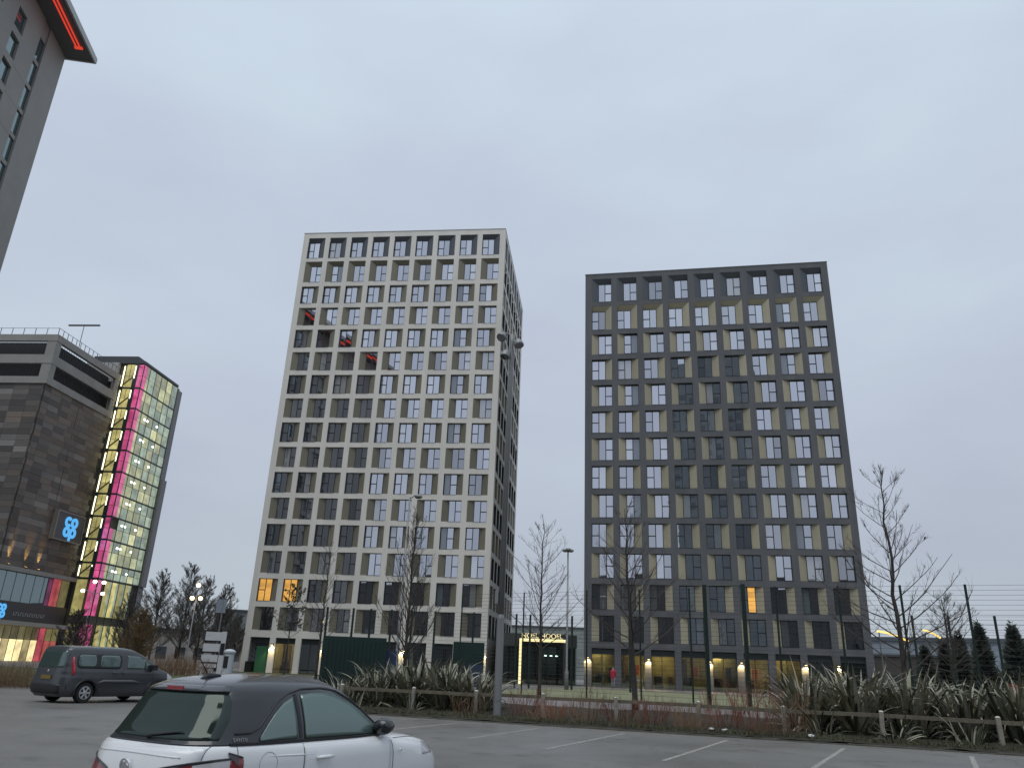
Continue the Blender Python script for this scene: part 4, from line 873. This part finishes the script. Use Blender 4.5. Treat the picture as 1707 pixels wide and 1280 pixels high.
MB().lathe([(.24, 0), (.24, 1.5), (.30, 1.52), (.30, 1.6), (.16, 1.68), (.02, 1.7)], 20).build('housing', M('machine_white', (.5, .54, .58), .4), pmch, smooth=False); MB().box(-.16, .05, -.27, -.21, .8, 1.35).build('panel', m_trimb, pmch)

# ------------------------------------------------------------------ sports-court fencing
m_green = M('green_powdercoat', (.004, .02, .015), .5); m_wire = M('green_wire', (.012, .02, .018), .6)
def court_fence(name, lab, pts, h, rpost, nw, rw, extra=()):
    z0 = .45; t = thing(name, lab, 'fence', (pts[0][0], pts[0][1], z0)); o = Vector((pts[0][0], pts[0][1]))
    for (x, y) in pts: MB().box(x - o.x - rpost, x - o.x + rpost, y - o.y - rpost, y - o.y + rpost, 0, h).build('post', m_green, t)
    for k in range(nw):
        z = .3 + (h - .35) * k / (nw - 1); MB().tube([(p[0] - o.x, p[1] - o.y - rpost - .01, z) for p in pts], rw, 4).build('wire', m_wire, t)
    return t
court_fence('court_fence', 'tall green sports fence with horizontal wires in front of the charcoal tower', [(-2.3, 44.9), (1.1, 42.5), (4.2, 40.1), (6.6, 38.6), (8.7, 37.2), (12.1, 35.2), (14.4, 34.0), (16.5, 32.8), (18.6, 31.7), (21.0, 30.5), (23.5, 29.2)], 5.1, .036, 26, .0055)
court_fence('court_fence', 'green sports fence with posts along the far side of the court', [(-12.8, 58.6), (-10.9, 58.6), (-9.6, 58.5), (-8.1, 58.5), (-6.6, 58.4), (-4.9, 58.3), (-2.1, 58.2), (1.0, 58), (2.0, 58), (5.0, 57.8), (9, 57)], 5.0, .07, 20, .006)
court_fence('court_fence', 'short green fence run beyond the bare tree at right', [(23.6, 46), (25.3, 45.3), (27.3, 44.2), (30, 42.7)], 5.0, .05, 12, .006)
gl = thing('goal_gate', 'pair of thick dark green posts with crossbar before the charcoal tower', 'goal frame', (9.35, 36.9, .45))
for x, y in ((0, 0), (1.55, -.85)): MB().box(x - .08, x + .08, y - .07, y + .07, 0, 5.25).build('post', m_green, gl)
MB().tube([(0, 0, 5.2), (1.55, -.85, 5.2)], .03, 6).build('crossbar', m_green, gl)
cn = thing('green_container', 'dark green storage container behind the left flax clump', 'container', (*polar(-12.3, 40), .3), rad(8))
MB().box(0, 2.95, 0, 2.4, 0, 2.55).build('box', M('container_green', (.003, .022, .02), .55, var=.15, scale=1), cn)
rb = MB()
for i in range(14): rb.box(.1 + i * .2, .2 + i * .2, -.03, 0, .12, 2.42)
rb.build('ribbed_side', M('container_green', (0, 0, 0)), cn); MB().box(2.96, 3.5, .5, 1.2, .4, 2.0).build('blue_door', M('blue_panel', (.02, .04, .085), .6), cn)
c2 = thing('green_hoarding', 'dark green hoarding with blue panels right of the left flax clump', 'hoarding', (*polar(-3.4, 47), .45), rad(3))
MB().box(0, 1.8, 0, .15, 1.4, 2.6).build('board', M('container_green', (0, 0, 0)), c2); MB().box(.9, 1.8, -.02, .0, .2, 1.4).build('blue_panel', M('blue_panel', (0, 0, 0)), c2)
for x in (0, 1.72): MB().box(x, x + .08, .0, .12, 0, 1.4).build('leg', m_green, c2)

# ------------------------------------------------------------------ vegetation
m_bark = M('wet_bark', (.05, .043, .038), .9, var=.35, scale=6, bump=.6, bscale=30); m_twig = M('bare_twig', (.075, .064, .058), .9)
def bez(p, d, L, up, n, wob):
    """a branch path that leaves along d and turns upward"""
    pts = [p.copy()]; d = d.normalized(); s_ = L / n
    for i in range(n):
        d = (d + Vector((random.gauss(0, wob), random.gauss(0, wob), up / n + random.gauss(0, wob * .6)))).normalized(); p = p + d * s_; pts.append(p.copy())
    return pts
def bare_tree(name, lab, x, y, h, r, seed, nb=26, start=.25, blen=.42, rise=(25, 50), up=.5, twigs=5, sub=4, lean=(0, 0), group=None, leaves=0, mt=None, thin=1.0, z0=None):
    random.seed(seed); z0 = gz(x, y) if z0 is None else z0; t = thing(name, lab, 'tree', (x, y, z0 - .05), 0, group); h = h - z0
    n = 14; tp = [Vector((lean[0] * (i / n) + random.gauss(0, .012 * h * (i / n) * .5), lean[1] * (i / n) + random.gauss(0, .012 * h * (i / n) * .5), h * i / n)) for i in range(n + 1)]
    tr = [.86 * r * (1.25 if i == 0 else 1) * (1 - .93 * (i / n) ** .85) + .006 for i in range(n + 1)]
    MB().tube(tp, tr, 9).build('trunk', m_bark, t, smooth=True)
    cr_ = MB(); tips = []
    for k in range(nb):
        f = start + (.97 - start) * (k + random.random() * .8) / nb; i = min(int(f * n), n - 1); p = tp[i].lerp(tp[i + 1], f * n - i)
        az = k * 2.39996 + random.uniform(-.5, .5); el = rad(random.uniform(*rise) + 18 * f); L_ = h * blen * (1.1 - f) ** .8 * random.uniform(.65, 1.15) + .2
        d = Vector((math.cos(az) * math.cos(el), math.sin(az) * math.cos(el), math.sin(el))); rb_ = max(min(r * .22 * (1.15 - f), .028), .008) * min(thin, 1.3)
        bp = bez(p, d, L_, up, 7, .07); cr_.tube(bp, [rb_ * (1 - .8 * j / 7) + .003 for j in range(8)], 5, cap=False)
        for q in range(sub):
            j = random.randint(1, 6); d2 = (bp[j + 1] - bp[j]).normalized() + Vector((random.gauss(0, .42), random.gauss(0, .42), random.gauss(.12, .25))); l2 = L_ * random.uniform(.25, .55) * (1 - .08 * j)
            sp2 = bez(bp[j], d2, l2, up * .6, 4, .09); cr_.tube(sp2, [max(rb_ * .42 * (1 - .8 * m_ / 4), .0038 * thin) for m_ in range(5)], 4, cap=False)
            for w_ in range(twigs):
                j2 = random.randint(1, 3); d3 = (sp2[j2 + 1] - sp2[j2]).normalized() + Vector((random.gauss(0, .6), random.gauss(0, .6), random.gauss(.15, .4))); tw = bez(sp2[j2], d3, l2 * random.uniform(.3, .65), .3, 2, .1)
                cr_.tube(tw, [.0045 * thin, .0035 * thin, .002 * thin], 3, cap=False); tips.append(tw[-1])
    cr_.build('crown', mt or m_twig, t)
    if leaves:
        lf = MB()
        for p in random.sample(tips, min(leaves, len(tips))):
            a = Vector((random.gauss(0, 1), random.gauss(0, 1), random.gauss(0, .6))).normalized() * .1; c = a.orthogonal().normalized() * .06
            lf.face([p - a, p + c, p + a, p - c])
        lf.build('leaves', M('dry_leaves', (.05, .045, .025), .8), t)
    return t
p = polar(2.72, 40); bare_tree('bare_tree', 'bare upright tree in the gap between the two towers', p.x, p.y, 9.0, .10, 5, 42, .24, .40, (20, 34), .42, 4, 5)
p = polar(9.3, 33.5); bare_tree('bare_tree', 'bare tree with thick trunk in front of the charcoal tower', p.x, p.y, 8.4, .14, 9, 38, .26, .42, (16, 36), .42, 4, 5, lean=(-.3, 0))
p = polar(26.3, 32); bare_tree('bare_tree', 'bare spreading tree right of the charcoal tower behind the flax', p.x, p.y, 9.4, .14, 31, 38, .2, .40, (14, 30), .45, 6, 5, lean=(.1, 0), leaves=6)
p = polar(-6.7, 41); bare_tree('bare_tree', 'dark bushy bare tree before the right half of the pale tower', p.x, p.y, 9.2, .11, 14, 60, .12, .36, (40, 62), .3, 6, 5, thin=1.2)
p = polar(-12.6, 60); bare_tree('bare_tree', 'thin bare tree before the left half of the pale tower', p.x, p.y, 10.2, .11, 17, 34, .25, .32, (30, 45), .4, 4, 4, thin=1.3)
p = polar(-14.7, 62); bare_tree('bare_tree', 'small tree holding a few dark leaves before the lower left pale tower', p.x, p.y, 6.9, .08, 19, 26, .42, .40, (5, 30), .3, 5, 4, leaves=420)
p = polar(29.0, 40); bare_tree('bare_tree', 'twiggy round-headed tree behind the spreading bare tree', p.x, p.y, 5.4, .11, 23, 44, .35, .5, (0, 40), .3, 6, 5)
m_twigf = M('hazed_far_twig', (.11, .10, .09), .95); m_twigb = M('brown_twig', (.18, .125, .065), .95)  # grove twigs made paler, distance haze put into their colour
for i, (az, d, h, sd, lab, mt) in enumerate(((-24.9, 92, 7.4, 41, 'leftmost tall bare tree beside the stair tower', None), (-23.2, 82, 9.0, 42, 'tall pointed bare tree second from the stair tower', None), (-21.5, 88, 10.4, 47, 'tallest pointed bare tree in the left grove', None), (-20.4, 90, 9.4, 43, 'bare tree behind the lit three-globe lamp', None), (-19.1, 84, 8.2, 44, 'bare tree behind the banner pole', None), (-18.1, 98, 6.2, 45, 'low bare tree touching the left edge of the pale tower', None), (-24.0, 62, 4.6, 46, 'brown twiggy tree with a dark trunk behind the people carrier', m_twigb), (-27.6, 78, 5.0, 48, 'small dark bare tree before the pink-lit stair tower', None))):
    p = polar(az, d); bare_tree('bare_tree', lab, p.x, p.y, h, .14, sd, 66, .14, (.44 if h > 7 else .5), (22, 42), .4, 13, 9, mt=mt or m_twigf, thin=1.9, group='bare trees in the left grove')
# conifers at the right edge
m_conf = M('conifer_needles', (.045, .058, .047), .95, rnd=.3)
def conifer(lab, az, d, h, wd, seed):
    random.seed(seed); p = polar(az, d); t = thing('conifer', lab, 'tree', (p.x, p.y, .45), 0, 'conifers behind the court fence'); MB().tube([(0, 0, 0), (0, 0, h * .5)], [.15, .06], 7).build('trunk', m_bark, t); c = MB()
    for k in range(4200):
        f = random.random() ** .8; z = .3 + f * (h - .3); R0 = wd * (1 - f) ** .8 * (.9 + .1 * math.sin(z * 5 + seed) + .12 * math.sin(z * 13 + seed * 2)); rr_ = R0 * math.sqrt(random.random()) ** .6 + .02; a = random.uniform(0, 6.283); q = Vector((math.cos(a) * rr_, math.sin(a) * rr_, z)) * random.choice((1, 1, 1, random.uniform(.9, 1.12)))
        u = Vector((math.cos(a) + random.gauss(0, .4), math.sin(a) + random.gauss(0, .4), random.uniform(.2, 1.2))).normalized() * random.uniform(.18, .42); v = u.orthogonal().normalized() * .085; c.face([q - v, q + v, q + u])
    c.build('crown', m_conf, t)
for i, (az, d, h, wd, lab) in enumerate(((32.5, 62, 4.85, 1.35, 'broad dark conifer nearest the right edge'), (30.75, 62, 4.9, .95, 'tall narrow conifer left of the broad one'), (29.6, 66, 4.5, .9, 'small conifer third from the right edge'), (28.7, 68, 4.1, .85, 'small conifer fourth from the right edge'), (27.6, 66, 3.6, 1.0, 'low dark conifer beside the bare tree trunk'))): conifer(lab, az, d, h, wd, 60 + i)

# New Zealand flax clumps: every strap leaf its own part
m_leafs = [M('flax_leaf_%s' % n, c, .55, var=.25, scale=3, spec=.4, rnd=.35) for n, c in (('olive', (.185, .185, .125)), ('grey', (.30, .295, .235)), ('dark', (.055, .06, .04)), ('straw', (.36, .32, .23)))]
random.seed(77); LEAF = []
for i in range(16):
    Ln = random.uniform(1.0, 1.7); wd = random.uniform(.03, .048); bend = random.uniform(.3, 2.3) if i % 4 else random.uniform(.0, .3); n = 8; rows = []; p = Vector((0, 0, 0)); a = rad(random.uniform(4, 18)); tw = random.uniform(-.5, .5)
    for k in range(n + 1):
        f = k / n; wv = wd * (math.sin(math.pi * min(f * .9 + .16, 1)) ** .7) * (1 if f < .95 else .15); s_ = tw * f
        rows.append([(p.x + 0 - wv * math.sin(s_) * 0, -wv * math.cos(s_), p.z + wv * .35 + wv * math.sin(s_)), (p.x, 0, p.z), (p.x, wv * math.cos(s_), p.z + wv * .35 - wv * math.sin(s_))])
        p = p + Vector((math.sin(a), 0, math.cos(a))) * (Ln / n); a += bend / n * (.4 + 1.5 * f ** 1.3) * (1.6 if f > .62 and i % 3 == 0 else 1)
    LEAF.append((rows, Ln))
LM = {}
def leaf_mesh(i, k):
    if (i, k) not in LM: LM[(i, k)] = MB().grid(LEAF[i][0]).mesh('flax_leaf', m_leafs[k], True)
    return LM[(i, k)]
def flax(lab, k, q, size, nl, seed, spread=.6, dead=0.16):
    random.seed(seed); q += 1.0 if size > .99 and nl > 100 else 0.; z = gz_q(q) + .08; t = thing('flax_clump', lab, 'plant', KQ(k, q, z), 0, 'flax clumps in the planting bed')
    for j in range(nl):
        i = random.randrange(16); az = random.uniform(0, 6.283); rr_ = spread * math.sqrt(random.random()); tilt = min(rr_ / spread, 1) * random.uniform(.05, .6) + random.gauss(0, .08); low = random.random() < dead
        if low: tilt = random.uniform(.8, 1.45)
        m_ = random.choices((0, 1, 2, 3), ((5, 6, 2, 1.5) if not low else (2, 1, 6, 2)) if nl > 100 else (3, 1, 8, 1))[0]; sc = size * random.uniform(.6, 1.1) * (.75 if low else 1)
        o = put('leaf', leaf_mesh(i, m_), t, (math.cos(az) * rr_, math.sin(az) * rr_, random.uniform(-.05, .1)), rot=(0, 0, 0)); o.rotation_mode = 'XYZ'
        o.rotation_euler = (Matrix.Rotation(az + random.gauss(0, .35), 4, 'Z') @ Matrix.Rotation(tilt, 4, 'Y') @ Matrix.Rotation(random.gauss(0, .35), 4, 'Z')).to_euler(); o.scale = (sc, sc * random.uniform(.75, 1.15), sc)
FL = [('flax clump at the left end, half hidden by the white car roof', -17.6, 28.9, 1.0, 110), ('low flax clump second from the left, behind the rail', -16.2, 29.3, 1.25, 210), ('tall flax clump left of the lamp column, third from the left', -14.7, 29.4, 1.45, 250), ('leaning flax clump fourth from the left', -13.3, 29.3, 1.4, 240), ('flax clump just left of the floodlight column', -12.0, 29.4, 1.25, 210),
      ('big flax clump at the left of the right-hand bed', .3, 29.3, 1.5, 270), ('upright flax clump second in the right-hand bed', 1.8, 29.0, 1.65, 280), ('flax clump below the right edge of the charcoal tower', 3.4, 29.2, 1.55, 270), ('flax clump at the foot of the spreading bare tree', 5.0, 29.1, 1.45, 260), ('arching flax clump right of the spreading bare tree', 6.5, 29.0, 1.5, 270), ('flax clump before the small conifers', 8.0, 29.1, 1.55, 270), ('flax clump at the right edge of the picture', 9.6, 29.0, 1.6, 260)]
for i, (lab, k, q, sz, nl) in enumerate(FL): flax(lab, k, q, sz, nl, 200 + i)
low_ = [('small flax tuft hanging under the rail at left', -15.6, 27.5, .6, 34), ('small flax tuft under the rail left of the lamp column', -13.4, 27.5, .6, 34), ('small flax tuft under the rail below the big clump', .6, 27.5, .7, 40), ('reddish low flax tuft under the rail at right', 2.6, 27.4, .75, 44), ('low flax tuft under the rail below the spreading tree', 4.6, 27.5, .7, 40), ('low flax tuft under the rail near the right edge', 6.6, 27.4, .7, 40), ('low flax tuft at the kerb in the right corner', 8.6, 27.3, .75, 40)]
for i, (lab, k, q, sz, nl) in enumerate(low_): flax(lab, k, q, sz, nl, 300 + i, .35, .6)
# red-stemmed dogwood shrubs
m_red1 = M('dogwood_stem', (.23, .095, .06), .8, rnd=.35); m_red2 = M('dogwood_brown', (.19, .12, .07), .85, rnd=.3)
def dogwood(lab, x, y, z, h, wd, n, seed, mt):
    random.seed(seed); t = MB()
    for j in range(n):
        az = random.uniform(0, 6.283); rr_ = wd * .35 * math.sqrt(random.random()); d = Vector((math.cos(az) * .5, math.sin(az) * .5, random.uniform(.6, 1.6))); bp = bez(Vector((math.cos(az) * rr_, math.sin(az) * rr_, 0)), d, h * random.uniform(.5, 1.1), .7, 5, .1); t.tube(bp, [.008, .007, .006, .006, .005, .004], 3, cap=False)
        for q in range(4):
            k = random.randint(1, 4); tw = bez(bp[k], (bp[k + 1] - bp[k]).normalized() + Vector((random.gauss(0, .6), random.gauss(0, .6), .3)), h * random.uniform(.12, .35), .4, 2, .1); t.tube(tw, [.005, .004, .002], 3, cap=False)
    o = t.build('dogwood_shrub', mt, None, (x, y, z)); return tag(o, lab, 'shrub', 'red-stemmed shrubs in the planting bed')
ks = [(-10.9, 'beside the floodlight column'), (-9.6, 'just right of the floodlight column'), (-8.3, 'between the column and the fourth rail post'), (-7.0, 'behind the fourth rail post'), (-5.8, 'below the entrance pavilion'), (-4.6, 'below the bare tree between the towers'), (-3.4, 'below the left edge of the charcoal tower'), (-2.3, 'below the person in red'), (-1.2, 'before the thick-trunked bare tree'), (-.2, 'left of the big flax clump')]
for i, (k, wh_) in enumerate(ks):
    q = 27.3 + (i * 37 % 10) * .22; p = KQ(k + random.uniform(-.2, .2), q); h_ = (.75, 1.0, .7, 1.1, .8, .95, .85, 1.25, 1.7, 1.3)[i]; dogwood('red-stemmed twiggy shrub ' + wh_, p.x, p.y, .1, h_, 1.5, 52, 500 + i, m_red1 if i % 3 else m_red2)
for i, (k, lab) in enumerate(((-5.2, 'low brown twig clump at the kerb below the pavilion'), (-3.0, 'low brown twig clump at the kerb below the charcoal tower'), (-1.0, 'low brown twig clump at the kerb left of the flax'), (-7.9, 'low brown twig clump at the kerb right of the column'))):
    p = KQ(k, 26.5); dogwood(lab, p.x, p.y, .1, .42, 1.8, 55, 540 + i, m_red2)
# left verge: brown hedge and grass
for i, (az, d, h_, lab) in enumerate(((-33.0, 47, 1.3, 'brown hedge shrub at the left edge before the car park'), (-31.2, 46, 1.2, 'straw-coloured hedge shrub left of the people carrier'), (-29.6, 45, 1.0, 'brown hedge shrub touching the rear of the people carrier'), (-22.6, 52, 1.2, 'red twig shrub just right of the people carrier'), (-21.6, 54, 1.3, 'red twig shrub under the lit three-globe lamp'), (-20.6, 52, 1.1, 'red twig shrub left of the directory sign'))):
    p = polar(az, d); o = dogwood(lab, p.x, p.y, gz(p.x, p.y), h_, 3.2, 150, 580 + i, m_red2)
m_blade = M('grass_blades', (.065, .07, .03), .9, var=.3, scale=.8)
random.seed(90); gb = MB()
for j in range(16000):
    if j < 6000: k, q = random.uniform(-20, 14), random.uniform(25.75, 26.6)
    elif j < 11000: k, q = random.uniform(-20, 16), random.uniform(26, 30.5)
    else: k, q = random.uniform(-40, -20), random.uniform(30.2, 34)
    p = KQ(k, q, .09 + gz_q(q)); a = random.uniform(0, 6.283); h_ = random.uniform(.04, .16); dx, dy = math.cos(a) * .012, math.sin(a) * .012; gb.face([(p.x - dx, p.y - dy, p.z), (p.x + dx, p.y + dy, p.z), (p.x + random.gauss(0, .05), p.y + random.gauss(0, .05), p.z + h_)])
o = gb.build('grass_tufts', m_blade); tag(o, 'rough grass and weeds growing along the kerb and bed', 'grass', kind='stuff')
lv = MB()
for j in range(2500):
    k, q = random.uniform(-20, 14), random.gauss(26.2, .5); p = KQ(k, q, .13 if q > 25.75 else .006); a = random.uniform(0, 6.283); s_ = random.uniform(.015, .04); u = Vector((math.cos(a), math.sin(a), random.uniform(-.3, .3))) * s_; v = Vector((-math.sin(a), math.cos(a), random.uniform(-.3, .3))) * s_ * .6
    if q < 25.6 and random.random() < .5: continue
    lv.face([p - u, p + v, p + u, p - v])
o = lv.build('leaf_litter', M('fallen_leaves', (.07, .045, .025), .9)); tag(o, 'brown fallen leaves scattered along the kerb edge', 'leaves', kind='stuff')
for i, (k, q, lab) in enumerate(((-2.6, 26.3, 'crumpled white litter among the twigs at the kerb'), (-2.2, 26.15, 'flattened white carton at the kerb right of the crumpled litter'), (.25, 25.95, 'small white scrap at the kerb left of the flax'))):
    random.seed(700 + i); bm = bmesh.new(); bmesh.ops.create_icosphere(bm, subdivisions=2, radius=.09)
    for v in bm.verts: v.co *= random.uniform(.6, 1.2); v.co.z *= .5
    me = bpy.data.meshes.new('litter'); bm.to_mesh(me); bm.free(); me.materials.append(M('litter_white', (.6, .6, .58), .6)); tag(put('litter', me, None, KQ(k, q, .17), i), lab, 'litter')

# ------------------------------------------------------------------ the person by the charcoal tower
def person(lab, x, y, z, rz):
    V_ = [(0, 0, .92), (0, 0, 1.12), (0, .01, 1.33), (0, .02, 1.47), (0, .0, 1.58), (0, -.01, 1.70), (.18, .02, 1.42), (.23, .03, 1.13), (.2, -.10, .88), (-.18, .02, 1.42), (-.23, .03, 1.13), (-.2, -.10, .88), (.10, 0, .86), (.11, -.04, .48), (.10, .02, .08), (.11, -.12, .03), (-.10, 0, .86), (-.10, .05, .48), (-.11, .14, .09), (-.11, .02, .03)]
    E_ = [(0, 1), (1, 2), (2, 3), (3, 4), (4, 5), (2, 6), (6, 7), (7, 8), (2, 9), (9, 10), (10, 11), (0, 12), (12, 13), (13, 14), (14, 15), (0, 16), (16, 17), (17, 18), (18, 19)]
    Rr = [.17, .165, .17, .085, .11, .10, .09, .075, .055, .09, .075, .055, .125, .09, .065, .06, .125, .09, .065, .06]
    me = bpy.data.meshes.new('person'); me.from_pydata(V_, E_, []); o = put('person', me)
    o.modifiers.new('s', 'SKIN'); me.skin_vertices[0].data[0].use_root = True
    for i, r in enumerate(Rr): me.skin_vertices[0].data[i].radius = (r, r * .8)
    sb = o.modifiers.new('u', 'SUBSURF'); sb.levels = 2; sb.render_levels = 2; bpy.context.view_layer.update(); dg = bpy.context.evaluated_depsgraph_get(); m2 = bpy.data.meshes.new_from_object(o.evaluated_get(dg)); o.modifiers.clear(); o.data = m2
    m2.materials.clear()
    for k in (M('red_jacket', (.42, .02, .05), .7, var=.1, scale=6), M('grey_trousers', (.24, .22, .24), .8), M('skin_tone', (.45, .28, .2), .6), M('grey_hair', (.3, .26, .22), .8), M('dark_shoes', (.03, .03, .03), .6)): m2.materials.append(k)
    for p_ in m2.polygons:
        c = p_.center; p_.use_smooth = True
        p_.material_index = 4 if c.z < .1 else (1 if c.z < .78 and abs(c.x) < .19 else (0 if c.z < 1.5 and not (abs(c.x) > .16 and c.z < .95) else (2 if c.z < 1.55 or (c.z < 1.66 and c.y < -.02) else 3)))
        if abs(c.x) > .16 and .84 < c.z < .95: p_.material_index = 2
    o.location = (x, y, z); o.rotation_euler = (0, 0, rz); return tag(o, lab, 'person')
person('person in a red jacket and grey trousers walking by the charcoal tower', 9.93, 72.4, .5, rad(160))

# lit things far right
ar = polar(24.9, 95); la = thing('arched_light', 'curved amber light strips glowing right of the charcoal tower', 'light', (ar.x, ar.y, .5), -rad(25))
m_amb = emission('amber_strip', (1., .68, .18), 1.6)
MB().tube([(.2 + 3.0 * i / 10, 0, 6.5 - 1.0 * (i / 10) ** 1.6) for i in range(11)], .11, 6).build('light_strip', m_amb, la); MB().tube([(4.6 + 1.6 * i / 8, 0, 6.7 - .8 * (i / 8) ** 1.5) for i in range(9)], .1, 6).build('light_strip', m_amb, la)
for x in (.4, 4.8): MB().tube([(x, 0, 0), (x, 0, 6.4)], .07, 6).build('pole', m_galv, la)
rs = polar(32.6, 57); ro_ = thing('red_hoarding', 'small red board under the broad conifer at the right edge', 'hoarding', (rs.x, rs.y, .45), -rad(30))
MB().box(-.9, 1.2, 0, .1, .7, 1.5).build('board', M('red_board', (.2, .03, .025), .6), ro_)
for x in (-.8, 1.1): MB().box(x - .05, x + .05, .11, .2, 0, 1.5).build('post', m_trimb, ro_)
